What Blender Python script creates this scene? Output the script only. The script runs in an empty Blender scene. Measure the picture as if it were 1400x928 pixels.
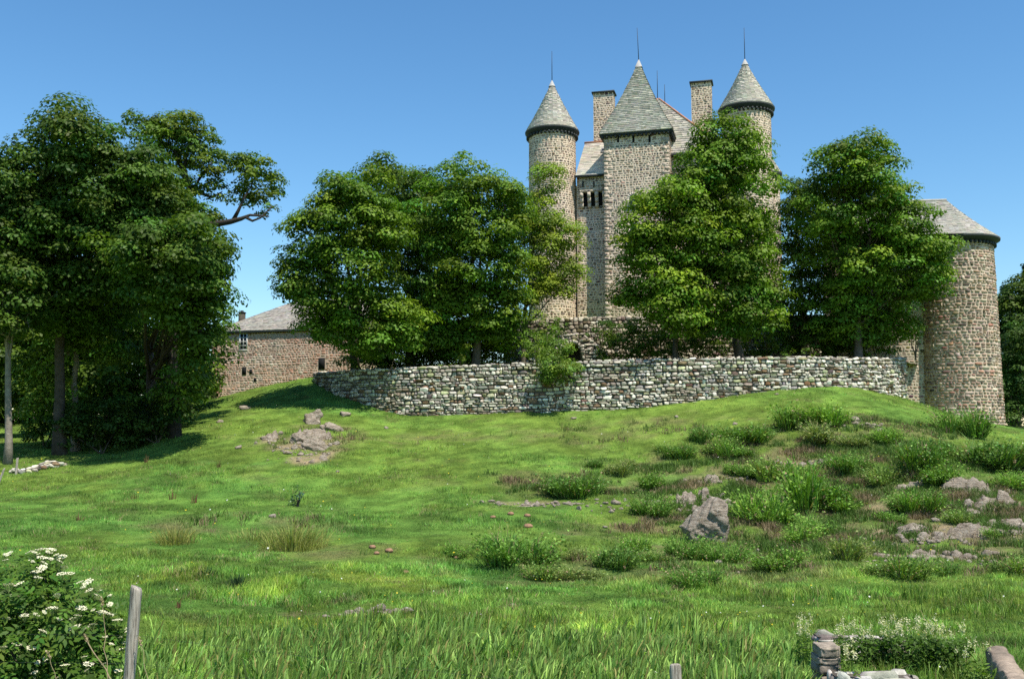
import bpy, math, random
import numpy as np
from mathutils import Vector, Matrix

sc = bpy.context.scene
R = math.radians
F = 1361.0                       # focal length in pixels of a 1400 wide frame
PITCH = math.atan(136.0 / F)
CT, ST = math.cos(PITCH), math.sin(PITCH)

# ------------------------------------------------------------------ camera, sky, sun, exposure
cd = bpy.data.cameras.new("camera")
cd.lens = 36.0 * F / 1400.0
cd.sensor_width = 36.0
cd.clip_start = 0.1
cd.clip_end = 9000.0
cam = bpy.data.objects.new("camera", cd)
sc.collection.objects.link(cam)
cam.location = (0, 0, 0)
cam.rotation_euler = (R(90) + PITCH, 0, 0)
sc.camera = cam

SUN_EL, SUN_AZ = 61.0, 38.0      # azimuth: degrees to the right of straight behind the camera
sx, sy, sz = (math.cos(R(SUN_EL)) * math.sin(R(SUN_AZ)),
              -math.cos(R(SUN_EL)) * math.cos(R(SUN_AZ)), math.sin(R(SUN_EL)))
world = bpy.data.worlds.new("World")
sc.world = world
world.use_nodes = True
wn = world.node_tree.nodes
bg = wn["Background"]
sky = wn.new("ShaderNodeTexSky")
sky.sky_type = 'NISHITA'
sky.sun_disc = False
sky.sun_elevation = R(SUN_EL)
sky.sun_rotation = math.atan2(sx, sy)
sky.altitude = 1000
sky.air_density = 1.5
sky.dust_density = 0.1
sky.ozone_density = 6.0
bg.inputs["Strength"].default_value = 0.086
gam = wn.new("ShaderNodeGamma"); gam.inputs[1].default_value = 1.2
hs = wn.new("ShaderNodeHueSaturation"); hs.inputs["Saturation"].default_value = 1.08; hs.inputs["Hue"].default_value = 0.4935
world.node_tree.links.new(sky.outputs[0], gam.inputs[0])
world.node_tree.links.new(gam.outputs[0], hs.inputs["Color"])
world.node_tree.links.new(hs.outputs[0], bg.inputs["Color"])

sl = bpy.data.lights.new("sun", 'SUN')
sl.energy = 5.0
sl.angle = R(0.53)
sl.color = (1.0, 0.94, 0.82)
sun = bpy.data.objects.new("sun", sl)
sc.collection.objects.link(sun)
sun.rotation_euler = Vector((-sx, -sy, -sz)).to_track_quat('-Z', 'Y').to_euler()
sun.location = (30, -30, 60)

sc.view_settings.view_transform = 'Standard'
sc.view_settings.look = 'None'
sc.view_settings.exposure = 0.45
sc.view_settings.gamma = 1.0
sc.view_settings.use_curve_mapping = False
sc.render.engine = 'CYCLES'
sc.cycles.max_bounces = 6
sc.cycles.diffuse_bounces = 3
sc.cycles.transmission_bounces = 4
sc.cycles.use_denoising = False
sc.cycles.use_adaptive_sampling = True

# ------------------------------------------------------------------ helpers
def P(px, py, Y):
    u = (px - 700.0) / F
    v = (464.0 - py) / F
    t = Y / (CT - v * ST)
    return np.array([u * t, Y, (ST + v * CT) * t])

def mpp(Y):                       # metres per photo pixel at that distance
    return Y / F

def hsh(ix, iy, seed):
    n = (ix.astype(np.int64) * 374761393 + iy.astype(np.int64) * 668265263 + seed * 1442695041) & 0x7fffffff
    n = ((n ^ (n >> 13)) * 1274126177) & 0x7fffffff
    n = n ^ (n >> 16)
    return (n & 0xffff) / 65535.0

def vnoise(x, y, seed=0):
    x = np.asarray(x, float); y = np.asarray(y, float)
    ix = np.floor(x); iy = np.floor(y)
    fx = x - ix; fy = y - iy
    fx = fx * fx * (3 - 2 * fx); fy = fy * fy * (3 - 2 * fy)
    a = hsh(ix, iy, seed); b = hsh(ix + 1, iy, seed)
    c = hsh(ix, iy + 1, seed); d = hsh(ix + 1, iy + 1, seed)
    return (a * (1 - fx) + b * fx) * (1 - fy) + (c * (1 - fx) + d * fx) * fy

def fbm(x, y, seed=0, o=4):
    s = 0; a = 0.5; t = 0
    for i in range(o):
        s = s + a * vnoise(x * 2 ** i + 17.3 * i, y * 2 ** i - 9.1 * i, seed + i); t += a; a *= 0.5
    return s / t

def smooth(a, b, x):
    t = np.clip((x - a) / (b - a), 0, 1)
    return t * t * (3 - 2 * t)

def mesh_np(name, V, faces, mats, col=None, fmat=None, smooth_shade=False):
    """faces: list of int arrays (n,k); col: (nverts,3) colours; fmat: list of material index per face array"""
    V = np.asarray(V, np.float32)
    me = bpy.data.meshes.new(name)
    faces = [np.asarray(f, np.int32) for f in faces if len(f)]
    me.vertices.add(len(V)); me.vertices.foreach_set("co", V.ravel())
    loops = np.concatenate([f.ravel() for f in faces])
    tot = np.concatenate([np.full(len(f), f.shape[1], np.int32) for f in faces])
    start = np.concatenate([[0], np.cumsum(tot)[:-1]]).astype(np.int32)
    me.loops.add(len(loops)); me.loops.foreach_set("vertex_index", loops)
    me.polygons.add(len(tot)); me.polygons.foreach_set("loop_start", start)
    if fmat is not None:
        mi = np.concatenate([np.full(len(f), m, np.int32) for f, m in zip(faces, fmat)])
        me.polygons.foreach_set("material_index", mi)
    me.update(calc_edges=True)
    me.validate()
    if smooth_shade:
        me.polygons.foreach_set("use_smooth", np.ones(len(me.polygons), bool))
    if col is not None:
        at = me.color_attributes.new("Col", 'FLOAT_COLOR', 'POINT')
        c4 = np.ones((len(V), 4), np.float32); c4[:, :3] = col
        at.data.foreach_set("color", c4.ravel())
    for m in (mats if isinstance(mats, (list, tuple)) else [mats]):
        me.materials.append(m)
    return me

class MB:
    """collects pieces of geometry into one mesh"""
    def __init__(s): s.v = []; s.f = {}; s.c = []; s.n = 0
    def add(s, V, faces, col=(1, 1, 1), mi=0):
        V = np.asarray(V, float).reshape(-1, 3)
        for f in faces:
            f = np.asarray(f, int)
            if len(f): s.f.setdefault((f.shape[1], mi), []).append(f + s.n)
        s.v.append(V)
        c = np.asarray(col, float)
        s.c.append(np.broadcast_to(c, (len(V), 3)) if c.ndim == 1 else c)
        s.n += len(V)
    def box(s, c, h, ax=None, col=(1, 1, 1), mi=0):
        ax = np.eye(3) if ax is None else np.asarray(ax)
        k = np.array([[x, y, z] for x in (-1, 1) for y in (-1, 1) for z in (-1, 1)], float) * np.asarray(h)
        s.add(np.asarray(c) + k @ ax, [[[0, 1, 3, 2], [4, 6, 7, 5], [0, 4, 5, 1], [2, 3, 7, 6], [0, 2, 6, 4], [1, 5, 7, 3]]], col, mi)
    def tube(s, pts, rad, n=6, col=(1, 1, 1), mi=0, cap=True):
        pts = np.asarray(pts, float); m = len(pts)
        rad = np.broadcast_to(np.asarray(rad, float), (m,))
        t = np.gradient(pts, axis=0); t /= np.linalg.norm(t, axis=1)[:, None] + 1e-9
        ref = np.where(np.abs(t[:, 2:3]) > 0.9, np.array([[1.0, 0, 0]]), np.array([[0, 0, 1.0]]))
        a = np.cross(t, ref); a /= np.linalg.norm(a, axis=1)[:, None] + 1e-9
        b = np.cross(a, t)
        th = np.arange(n) / n * 2 * np.pi
        V = pts[:, None] + rad[:, None, None] * (a[:, None] * np.cos(th)[None, :, None] + b[:, None] * np.sin(th)[None, :, None])
        i = np.arange(m - 1)[:, None] * n; j = np.arange(n)[None]
        q = np.stack([i + j, i + (j + 1) % n, i + n + (j + 1) % n, i + n + j], -1).reshape(-1, 4)
        fs = [q]
        if cap: fs.append(np.array([[*range(n)][::-1], [(m - 1) * n + k for k in range(n)]]))
        s.add(V.reshape(-1, 3), fs, col, mi)
    def mesh(s, name, mats, base=(0, 0, 0), smooth_shade=False):
        V = np.concatenate(s.v) - np.asarray(base)
        ks = list(s.f)
        return mesh_np(name, V, [np.concatenate(s.f[k]) for k in ks], mats, np.concatenate(s.c), [k[1] for k in ks], smooth_shade)

def link(name, data, parent=None, loc=(0, 0, 0), rz=0.0, scale=None):
    o = bpy.data.objects.new(name, data)
    sc.collection.objects.link(o)
    if parent: o.parent = parent
    o.location = loc
    o.rotation_euler = (0, 0, rz)
    if scale is not None: o.scale = scale if hasattr(scale, '__len__') else (scale,) * 3
    return o

def tag(o, label, cat, group=None, kind=None):
    o["label"] = label; o["category"] = cat
    if group: o["group"] = group
    if kind: o["kind"] = kind
    return o

def thing(name, label, cat, base, group=None):
    return tag(link(name, None, None, tuple(base)), label, cat, group)

def structure(name, data, loc=(0, 0, 0)):
    o = link(name, data, None, loc); o["kind"] = "structure"; return o

# ------------------------------------------------------------------ materials
def newmat(name):
    m = bpy.data.materials.new(name); m.use_nodes = True
    nt = m.node_tree
    return m, nt, nt.nodes, nt.nodes["Principled BSDF"]

def noise(nt, scale, detail=4, rough=0.6, vec=None, dim='3D'):
    n = nt.nodes.new("ShaderNodeTexNoise"); n.noise_dimensions = dim
    n.inputs["Scale"].default_value = scale; n.inputs["Detail"].default_value = detail; n.inputs["Roughness"].default_value = rough
    if vec is not None: nt.links.new(vec, n.inputs["Vector"])
    return n

def ramp(nt, src, stops):
    r = nt.nodes.new("ShaderNodeValToRGB")
    e = r.color_ramp.elements
    while len(e) < len(stops): e.new(0.5)
    for k, (p, c) in zip(e, stops):
        k.position = p; k.color = (*c, 1) if hasattr(c, '__len__') else (c, c, c, 1)
    nt.links.new(src, r.inputs[0]); return r

def mix(nt, a, b, fac, mode='MIX'):
    m = nt.nodes.new("ShaderNodeMix"); m.data_type = 'RGBA'; m.blend_type = mode
    for s, k in ((fac, 0), (a, 6), (b, 7)):
        if isinstance(s, (int, float)): m.inputs[k].default_value = s
        elif isinstance(s, tuple): m.inputs[k].default_value = (*s, 1)
        else: nt.links.new(s, m.inputs[k])
    return m.outputs[2]

def bump(nt, bs, h, strength, dist):
    b = nt.nodes.new("ShaderNodeBump"); b.inputs["Strength"].default_value = strength; b.inputs["Distance"].default_value = dist
    nt.links.new(h, b.inputs["Height"]); nt.links.new(b.outputs[0], bs.inputs["Normal"]); return b

def attr(nt):
    a = nt.nodes.new("ShaderNodeAttribute"); a.attribute_name = "Col"; return a.outputs["Color"]

def objco(nt):
    return nt.nodes.new("ShaderNodeTexCoord").outputs["Object"]

def mat_attr(name, rough=0.9, nscale=6.0, lo=0.75, hi=1.2, bscale=20.0, bdist=0.01, spec=0.2, stain=None):
    """vertex colour times fine mottling, with a bump: stones, slabs, bark"""
    m, nt, nd, bs = newmat(name)
    co = objco(nt)
    n1 = noise(nt, nscale, 5, 0.65, co)
    r1 = ramp(nt, n1.outputs[0], [(0.3, lo), (0.7, hi)])
    c = mix(nt, attr(nt), r1.outputs[0], 1.0, 'MULTIPLY')
    if stain:
        n2 = noise(nt, stain[0], 4, 0.6, co)
        r2 = ramp(nt, n2.outputs[0], [(stain[2], 0.0), (stain[3], 1.0)])
        c = mix(nt, c, stain[1], r2.outputs[0])
    nt.links.new(c, bs.inputs["Base Color"])
    bs.inputs["Roughness"].default_value = rough
    bs.inputs["Specular IOR Level"].default_value = spec
    n3 = noise(nt, bscale, 5, 0.7, co)
    bump(nt, bs, n3.outputs[0], 0.8, bdist)
    return m

def mat_leaf(name, trans=0.34, spec=0.18, rough=0.5):
    m, nt, nd, bs = newmat(name)
    c = attr(nt)
    nt.links.new(c, bs.inputs["Base Color"])
    bs.inputs["Roughness"].default_value = rough
    bs.inputs["Specular IOR Level"].default_value = spec
    tr = nd.new("ShaderNodeBsdfTranslucent")
    tc = mix(nt, c, (1.0, 1.25, 0.35), 1.0, 'MULTIPLY')
    nt.links.new(tc, tr.inputs["Color"])
    ms = nd.new("ShaderNodeMixShader"); ms.inputs[0].default_value = trans
    nt.links.new(bs.outputs[0], ms.inputs[1]); nt.links.new(tr.outputs[0], ms.inputs[2])
    nt.links.new(ms.outputs[0], nd["Material Output"].inputs["Surface"])
    return m

def mat_plain(name, col, rough=0.8, nscale=12, amt=0.25, bdist=0.004, metal=0.0, bscale=None):
    m, nt, nd, bs = newmat(name)
    co = objco(nt)
    n = noise(nt, nscale, 5, 0.6, co)
    r = ramp(nt, n.outputs[0], [(0.3, tuple(c * (1 - amt) for c in col)), (0.7, tuple(c * (1 + amt) for c in col))])
    nt.links.new(r.outputs[0], bs.inputs["Base Color"])
    bs.inputs["Roughness"].default_value = rough; bs.inputs["Metallic"].default_value = metal
    bs.inputs["Specular IOR Level"].default_value = 0.25
    n2 = noise(nt, bscale or nscale * 3, 5, 0.7, co)
    bump(nt, bs, n2.outputs[0], 0.6, bdist)
    return m

M_wallstone = mat_attr("castle_stone", 0.92, 5.0, 0.7, 1.2, 26, 0.02)
M_mortar = mat_attr("lime_mortar", 0.95, 1.1, 0.72, 1.15, 30, 0.012)
M_drystone = mat_attr("lichened_field_stone", 0.92, 7.0, 0.55, 1.25, 24, 0.02, stain=(3.0, (0.10, 0.09, 0.07), 0.60, 0.72))
M_core = mat_plain("dark_wall_core", (0.085, 0.072, 0.056), 0.95, 4, 0.4, 0.01)
M_slab = mat_attr("stone_roof_slab", 0.85, 3.0, 0.78, 1.15, 22, 0.012, stain=(1.2, (0.42, 0.35, 0.25), 0.62, 0.80))
M_eave = mat_plain("dark_eave_board", (0.035, 0.04, 0.04), 0.7, 8, 0.3)
M_lead = mat_plain("lead_cap", (.36, .35, .33), 0.6, 9, 0.15)
M_iron = mat_plain("dark_iron", (0.03, 0.03, 0.033), 0.5, 20, 0.2)
M_dark = mat_plain("dark_interior", (0.012, 0.012, 0.012), 0.9, 5, 0.2)
M_glass = mat_plain("window_glass", (0.03, 0.035, 0.04), 0.12, 5, 0.1, 0.0005)
M_white = mat_plain("white_window_paint", (0.72, 0.70, 0.66), 0.55, 14, 0.08)
M_tile = mat_plain("orange_clay_tile", (0.40, 0.20, 0.12), 0.85, 7, 0.3)
M_plaster = mat_plain("pale_stone_surround", (0.50, 0.44, 0.36), 0.9, 9, 0.15)
M_bark = mat_attr("bark", 0.95, 4.0, 0.6, 1.3, 14, 0.03)
M_leaf = mat_leaf("leaf")
M_grassb = mat_leaf("grass_blade", 0.30, 0.2, 0.55)
M_needle = mat_leaf("needle", 0.12, 0.2, 0.6)
M_flower = mat_plain("cream_flower", (.76, .72, .50), 0.8, 30, 0.08, 0.001)
M_wood = None
M_rock = None

def _wood():
    m, nt, nd, bs = newmat("weathered_wood")
    co = objco(nt)
    mp = nd.new("ShaderNodeMapping"); mp.inputs["Scale"].default_value = (30, 30, 2.2); nt.links.new(co, mp.inputs[0])
    n = noise(nt, 1.5, 6, 0.7, mp.outputs[0])
    r = ramp(nt, n.outputs[0], [(0.36, (0.11, 0.09, 0.07)), (0.50, (0.36, 0.315, 0.26)), (0.75, (0.55, 0.49, 0.41))])
    nt.links.new(r.outputs[0], bs.inputs["Base Color"]); bs.inputs["Roughness"].default_value = 0.9
    bump(nt, bs, n.outputs[0], 1.0, 0.012); return m
M_wood = _wood()

def _rock():
    m, nt, nd, bs = newmat("lichened_rock")
    co = objco(nt)
    mp = nd.new("ShaderNodeMapping"); mp.inputs["Rotation"].default_value = (0.5, 0.9, 0.3); mp.inputs["Scale"].default_value = (1, 1, 3.2)
    nt.links.new(co, mp.inputs[0])
    n = noise(nt, 2.6, 8, 0.72, mp.outputs[0])
    r = ramp(nt, n.outputs[0], [(0.30, (0.10, 0.08, 0.06)), (0.44, (0.29, 0.235, 0.18)), (0.60, (0.43, 0.365, 0.29)), (0.76, (0.66, 0.60, 0.50))])
    n2 = noise(nt, 9.0, 6, 0.75, co)
    r2 = ramp(nt, n2.outputs[0], [(0.58, 0.0), (0.68, 1.0)])
    c = mix(nt, r.outputs[0], (0.50, 0.485, 0.43), r2.outputs[0])
    n3 = noise(nt, 3.5, 5, 0.7, co)
    r3 = ramp(nt, n3.outputs[0], [(0.58, 0.0), (0.68, 0.75)])
    c = mix(nt, c, (0.20, 0.155, 0.075), r3.outputs[0])
    nt.links.new(c, bs.inputs["Base Color"]); bs.inputs["Roughness"].default_value = 0.95
    bs.inputs["Specular IOR Level"].default_value = 0.2
    n4 = noise(nt, 5.5, 5, 0.75, mp.outputs[0])
    r4 = ramp(nt, n4.outputs[0], [(0.34, 0.5), (0.44, 1.0)])
    c = mix(nt, c, r4.outputs[0], 1.0, 'MULTIPLY')
    nt.links.new(c, bs.inputs["Base Color"])
    bump(nt, bs, n4.outputs[0], 1.0, 0.15); return m
M_rock = _rock()

def _ground():
    m, nt, nd, bs = newmat("meadow_ground")
    co = objco(nt)
    c = attr(nt)
    n1 = noise(nt, 2.2, 8, 0.72, co)
    r1 = ramp(nt, n1.outputs[0], [(0.28, (0.55, 0.62, 0.55)), (0.5, (1, 1, 1)), (0.74, (1.45, 1.3, 1.2))])
    c = mix(nt, c, r1.outputs[0], 1.0, 'MULTIPLY')
    n2 = noise(nt, 14.0, 6, 0.75, co)
    r2 = ramp(nt, n2.outputs[0], [(0.3, 0.55), (0.7, 1.4)])
    c = mix(nt, c, r2.outputs[0], 1.0, 'MULTIPLY')
    nt.links.new(c, bs.inputs["Base Color"]); bs.inputs["Roughness"].default_value = 1.0
    bs.inputs["Specular IOR Level"].default_value = 0.05
    bump(nt, bs, n2.outputs[0], 1.0, 0.10); return m
M_ground = _ground()

# ------------------------------------------------------------------ terrain
def ctrl():
    p = [(0, 0, -1.7), (-9, 0, -1.5), (9, 0, -1.9), (0, -12, -1.4), (-20, -8, -1.3), (20, -8, -1.6),
         (-11, 9, -2.45), (-4, 9, -2.7), (3, 9, -2.95), (10, 9, -3.0), (22, 9, -2.6), (-25, 9, -2.0)]
    px = [(0, 925, 14), (350, 938, 14), (700, 940, 14), (1050, 942, 14), (1400, 940, 14),
          (-200, 840, 20), (0, 850, 20), (350, 862, 20), (700, 866, 20), (1050, 868, 20), (1400, 862, 20), (1700, 850, 20),
          (-250, 775, 28), (0, 788, 28), (350, 794, 28), (700, 797, 28), (1050, 797, 28), (1400, 785, 28), (1750, 760, 28),
          (0, 724, 36), (350, 736, 36), (700, 742, 36), (1000, 746, 36), (1200, 738, 36), (1400, 722, 36),
          (-200, 670, 43), (0, 682, 43), (350, 690, 43), (700, 694, 43), (980, 700, 43), (1200, 684, 43), (1400, 672, 43), (1700, 660, 43),
          (0, 650, 50), (200, 646, 50), (350, 640, 50), (540, 648, 50), (700, 650, 50), (900, 650, 50), (1050, 636, 50), (1200, 622, 50), (1300, 625, 50), (1400, 634, 50),
          (0, 622, 58), (150, 620, 58), (300, 598, 58), (420, 594, 58), (540, 604, 58), (700, 606, 58), (900, 601, 58), (1000, 588, 58), (1100, 572, 58), (1200, 573, 58), (1300, 592, 58), (1400, 606, 58), (1650, 620, 58),
          (432, 520, 74), (480, 547, 69), (540, 566, 67), (620, 567, 66.3), (700, 566, 66), (800, 563, 66), (900, 556, 66), (1000, 540, 66.5), (1100, 528, 67.5), (1170, 530, 69), (1238, 545, 73.5),
          (1255, 549, 75), (1310, 570, 74), (1368, 590, 77), (1420, 600, 80), (1600, 610, 80), (1330, 590, 92), (1420, 590, 100),
          (288, 549, 90), (335, 536, 90), (400, 524, 84), (250, 558, 80), (150, 580, 78), (30, 588, 80), (0, 604, 66), (-200, 604, 62), (-200, 580, 90), (100, 572, 105), (0, 575, 120),
          (700, 500, 90), (900, 500, 95), (1100, 515, 95), (520, 505, 95), (380, 522, 110)]
    for a in px: p.append(tuple(P(*a)))
    return np.array(p)
CP = ctrl()

def tps_fit(C, lam=0.02):
    n = len(C); XY = C[:, :2] / 30.0
    d = np.linalg.norm(XY[:, None] - XY[None], axis=2)
    K = np.where(d > 0, d * d * np.log(d + 1e-12), 0) + lam * 0.01 * np.eye(n)
    Pm = np.c_[np.ones(n), XY]
    A = np.zeros((n + 3, n + 3)); A[:n, :n] = K; A[:n, n:] = Pm; A[n:, :n] = Pm.T
    return np.linalg.solve(A, np.r_[C[:, 2], 0, 0, 0])
TW = tps_fit(CP)

def Hs(x, y):
    x = np.asarray(x, float); y = np.asarray(y, float); sh = x.shape
    q = np.c_[x.ravel(), y.ravel()]
    # keep the spline inside its data and let the land level out beyond
    cx = np.clip(q[:, 0], -75, 75); cy = np.clip(q[:, 1], -12, 125)
    qq = np.c_[cx, cy] / 30.0
    out = np.empty(len(qq))
    for i in range(0, len(qq), 20000):
        s = qq[i:i + 20000]
        d = np.linalg.norm(s[:, None] - CP[None, :, :2] / 30.0, axis=2)
        K = np.where(d > 0, d * d * np.log(d + 1e-12), 0)
        out[i:i + 20000] = K @ TW[:-3] + TW[-3] + s @ TW[-2:]
    r = np.hypot(q[:, 0], (q[:, 1] - 55) * 0.95)
    w = smooth(62, 130, r)
    out = out * (1 - w) + w * -1.5
    return out.reshape(sh)

def H(x, y):
    x = np.asarray(x, float); y = np.asarray(y, float)
    z = Hs(x, y)
    d = np.hypot(x, y)
    a = smooth(6, 25, d)
    return z + a * ((fbm(x / 5.0, y / 5.0, 3) - 0.5) * 0.55 + (fbm(x / 1.1, y / 1.1, 8, 3) - 0.5) * 0.18)

def G(px, py):
    """where the ray through a photo pixel first meets the ground"""
    Y = np.arange(9, 130, 0.25)
    pts = np.array([P(px, py, y) for y in Y])
    h = H(pts[:, 0], pts[:, 1])
    k = np.argmax(pts[:, 2] < h)
    return np.array([pts[k, 0], Y[k], h[k]])

def Hz(x, y): return float(H(np.array([x]), np.array([y]))[0])

# patches of dry grass and bare soil: centre pixel, half width and half depth in metres, amount
DRY = [(1080, 640, 9, 6, .75), (1250, 690, 10, 9, .95), (1340, 690, 7, 7, .95), (1030, 720, 7, 6, .6), (1180, 580, 8, 3, .45), (960, 680, 3.5, 4, .6), (1330, 740, 6, 6, .6), (1150, 600, 9, 3, .4), (800, 665, 4.0, 3, .6),
       (440, 600, 3.5, 4.5, .35), (500, 835, 2.0, .7, .9), (470, 822, .7, .3, .9), (640, 600, 9, 2.5, .3), (860, 590, 9, 3, .35), (330, 720, 5, 2.2, .35), (690, 590, 5, 2, .25),
       (1140, 760, 10, 5, .4), (900, 780, 6, 4, .25), (480, 755, 4, 2, .3)]
BARE = [(370, 598, .5, 1.9, .8), (415, 630, .8, .9, .9), (445, 622, .5, 1.1, .7), (1110, 632, 2.0, .45, .9), (1170, 655, 1.2, .4, .5), (765, 662, .9, .7, .6), (720, 690, 2.2, .5, .6), (520, 838, .8, .25, .9), (960, 660, 1.6, 1.2, .6),
        (1270, 760, 2.2, 1.5, .5), (1230, 665, 2.0, .8, .6), (1330, 690, 3.5, 2.5, .75), (1300, 725, 3.6, 2.0, .75), (1370, 725, 2.5, 2.5, .7), (430, 605, 1.7, 2.3, .7), (1300, 660, 2.6, 2.4, .6), (1000, 650, .8, .6, .5), (1200, 690, .9, .5, .5)]
LUSH = [(350, 700, 16, 9, .8), (620, 660, 12, 6, .4), (600, 800, 20, 5, .6), (150, 700, 10, 8, .7), (430, 540, 6, 6, .4)]
YEL = [(420, 800, 4.5, 3.0, .8), (1150, 800, 8, 2.5, .5), (560, 850, 6, 1.5, .6), (1330, 830, 4, 3, .4)]
PATCH = {}
for k_, L_ in (("dry", DRY), ("bare", BARE), ("lush", LUSH), ("yel", YEL)):
    PATCH[k_] = [(*G(a, b)[:2], c, d, e) for a, b, c, d, e in L_]
def patch(k, x, y):
    o = np.zeros_like(x); wob = fbm(x / 1.6, y / 1.6, 51, 4) - 0.5
    for cx, cy, a, b, e in PATCH[k]:
        r = np.hypot((x - cx) / a, (y - cy) / b) + wob * 1.5
        o = np.maximum(o, e * smooth(1.15, 0.55, r))
    return o
def ground_col(x, y):
    n = fbm(x / 6.0, y / 6.0, 21, 5); n2 = fbm(x / 1.3, y / 1.3, 33, 4)
    base = np.array([0.140, 0.218, 0.038]); lush = np.array([0.096, 0.210, 0.040]); dry = np.array([0.200, 0.175, 0.085])
    bare = np.array([0.34, 0.265, 0.165]); yel = np.array([0.185, 0.250, 0.036])
    L = np.clip(patch("lush", x, y) * 0.8 + (0.5 - n) * 1.3 + 0.15, 0, 1)[..., None]
    c = base * (1 - L) + lush * L
    q = patch("yel", x, y) * smooth(0.35, 0.6, n2); c = c * (1 - q[..., None]) + yel * q[..., None]
    n3 = fbm(x / .7 + 5, y / .7, 57, 4); n4 = fbm(x / 2.6, y / 2.2, 58, 4)
    c = c * (.72 + .56 * smooth(.3, .7, n3))[..., None] * (.88 + .24 * smooth(.3, .7, n4))[..., None]
    D = np.clip(patch("dry", x, y) * smooth(0.34, 0.66, n2) * 1.25 + 0.25 * smooth(0.62, 0.8, n2), 0, 0.85)[..., None]
    c = c * (1 - D) + dry * D
    b = np.clip(patch("bare", x, y) * smooth(0.25, 0.5, n2) * 1.2, 0, 1)[..., None]
    return c * (1 - b) + bare * b

def graded(a, b, step, far, grow=1.22):
    core = list(np.arange(a, b + step * 0.5, step)); s = step; x = core[0]; lo = []
    while x > -far: s *= grow; x -= s; lo.append(x)
    s = step; x = core[-1]; hi = []
    while x < far: s *= grow; x += s; hi.append(x)
    return np.array(lo[::-1] + core + hi)
gx = graded(-45, 45, 0.42, 3500); gy = graded(5, 95, 0.42, 3500)
XX, YY = np.meshgrid(gx, gy)
ZZ = H(XX, YY)
nx, ny = len(gx), len(gy)
ii = (np.arange(ny - 1)[:, None] * nx + np.arange(nx - 1)[None]).ravel()
gq = np.stack([ii, ii + 1, ii + nx + 1, ii + nx], 1)
gme = mesh_np("ground", np.stack([XX, YY, ZZ], -1).reshape(-1, 3), [gq], M_ground, ground_col(XX.ravel(), YY.ravel()), smooth_shade=True)
structure("ground", gme)

# ------------------------------------------------------------------ stone work
def pick(rng, n, pal):
    w = np.array([p[0] for p in pal], float); w /= w.sum()
    k = rng.choice(len(pal), n, p=w)
    c = np.array([p[1] for p in pal])[k]
    return np.clip(c * rng.normal(1, 0.17, (n, 1)) + rng.normal(0, 0.012, (n, 3)), 0.01, 0.9)

def pack(rng, u0, u1, vmin, vmax, hr, wr, gap, holes=(), wob=0.05):
    """irregular courses laid from the top line down: rows of (u, v, w, h)"""
    out = []; us = np.linspace(u0, u1, 60)
    top = vmax(us); depth = float((top - vmin(us)).max()); k = 0.0
    while k < depth:
        h = rng.uniform(*hr); ph = rng.uniform(0, 50); u = u0
        while u < u1 - wr[0] * 0.3:
            w = rng.uniform(*wr) * (0.7 + 0.6 * rng.random())
            w = min(w, u1 - u)
            uc = u + w / 2
            v = float(vmax(np.array([uc]))[0]) - k - h / 2 + wob * (vnoise(np.array([uc * 0.9 + ph]), np.array([k]), 5)[0] - 0.5) * (k > 0.01)
            lo = float(vmin(np.array([uc]))[0])
            if v > lo - h * 0.3 and not any(a < uc < b and c < v < d for a, b, c, d in holes):
                q = rng.random()
                if q < 0.14 and w > wr[0]:
                    f = rng.uniform(.35, .65)
                    out.append((uc, v + h * (1 - f) / 2, w - gap, h * f - gap)); out.append((uc, v - h * f / 2, w - gap, h * (1 - f) - gap))
                elif q < 0.24:
                    out.append((uc, v + rng.uniform(-.2, .2) * h, w - gap, h * 1.35 - gap))
                else:
                    out.append((uc, v, w - gap, h * rng.uniform(.86, 1.06) - gap))
            u += w
        k += h
    a = np.array(out); a[:, 2:] = np.maximum(a[:, 2:], 0.03); return a

def stones(mb, f, st, col, depth, rng, sq=0.55, rings=((1, -0.35), (0.95, 0.45), (0.66, 1.0)), tilt=0.25, mi=0, K=8):
    N = len(st)
    uc, vc, w, h = st.T
    th = (np.arange(K) + 0.5) / K * 2 * np.pi + rng.normal(0, 0.13, (N, K))
    c, s = np.cos(th), np.sin(th)
    rj = 1 + rng.normal(0, 0.095, (N, K))
    pu = np.sign(c) * np.abs(c) ** sq * w[:, None] / 2 * rj
    pv = np.sign(s) * np.abs(s) ** sq * h[:, None] / 2 * rj
    e = 0.01
    du = f(uc + e, vc) - f(uc - e, vc); dv = f(uc, vc + e) - f(uc, vc - e)
    n = np.cross(du, dv); n /= np.linalg.norm(n, axis=1)[:, None] + 1e-12
    D = depth * rng.uniform(0.45, 1.35, N)
    tu = rng.normal(0, tilt, N); tv = rng.normal(0, tilt, N)
    V = np.empty((N, len(rings), K, 3))
    for i, (sc_, dp) in enumerate(rings):
        U = uc[:, None] + pu * sc_; W = vc[:, None] + pv * sc_
        d = D[:, None] * (dp + (dp > 0) * (tu[:, None] * pu / (w[:, None] / 2) + tv[:, None] * pv / (h[:, None] / 2)) * sc_)
        V[:, i] = f(U, W) + n[:, None] * d[..., None]
    R_ = len(rings)
    b = (np.arange(N) * R_ * K)[:, None, None]
    r = (np.arange(R_ - 1) * K)[None, :, None]; j = np.arange(K)[None, None]
    q = np.stack([b + r + j, b + r + (j + 1) % K, b + r + K + (j + 1) % K, b + r + K + j], -1).reshape(-1, 4)
    cap = (np.arange(N) * R_ * K)[:, None] + (R_ - 1) * K + np.arange(K)[None]
    mb.add(V.reshape(-1, 3), [q, cap], np.repeat(col, R_ * K, axis=0), mi)

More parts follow.
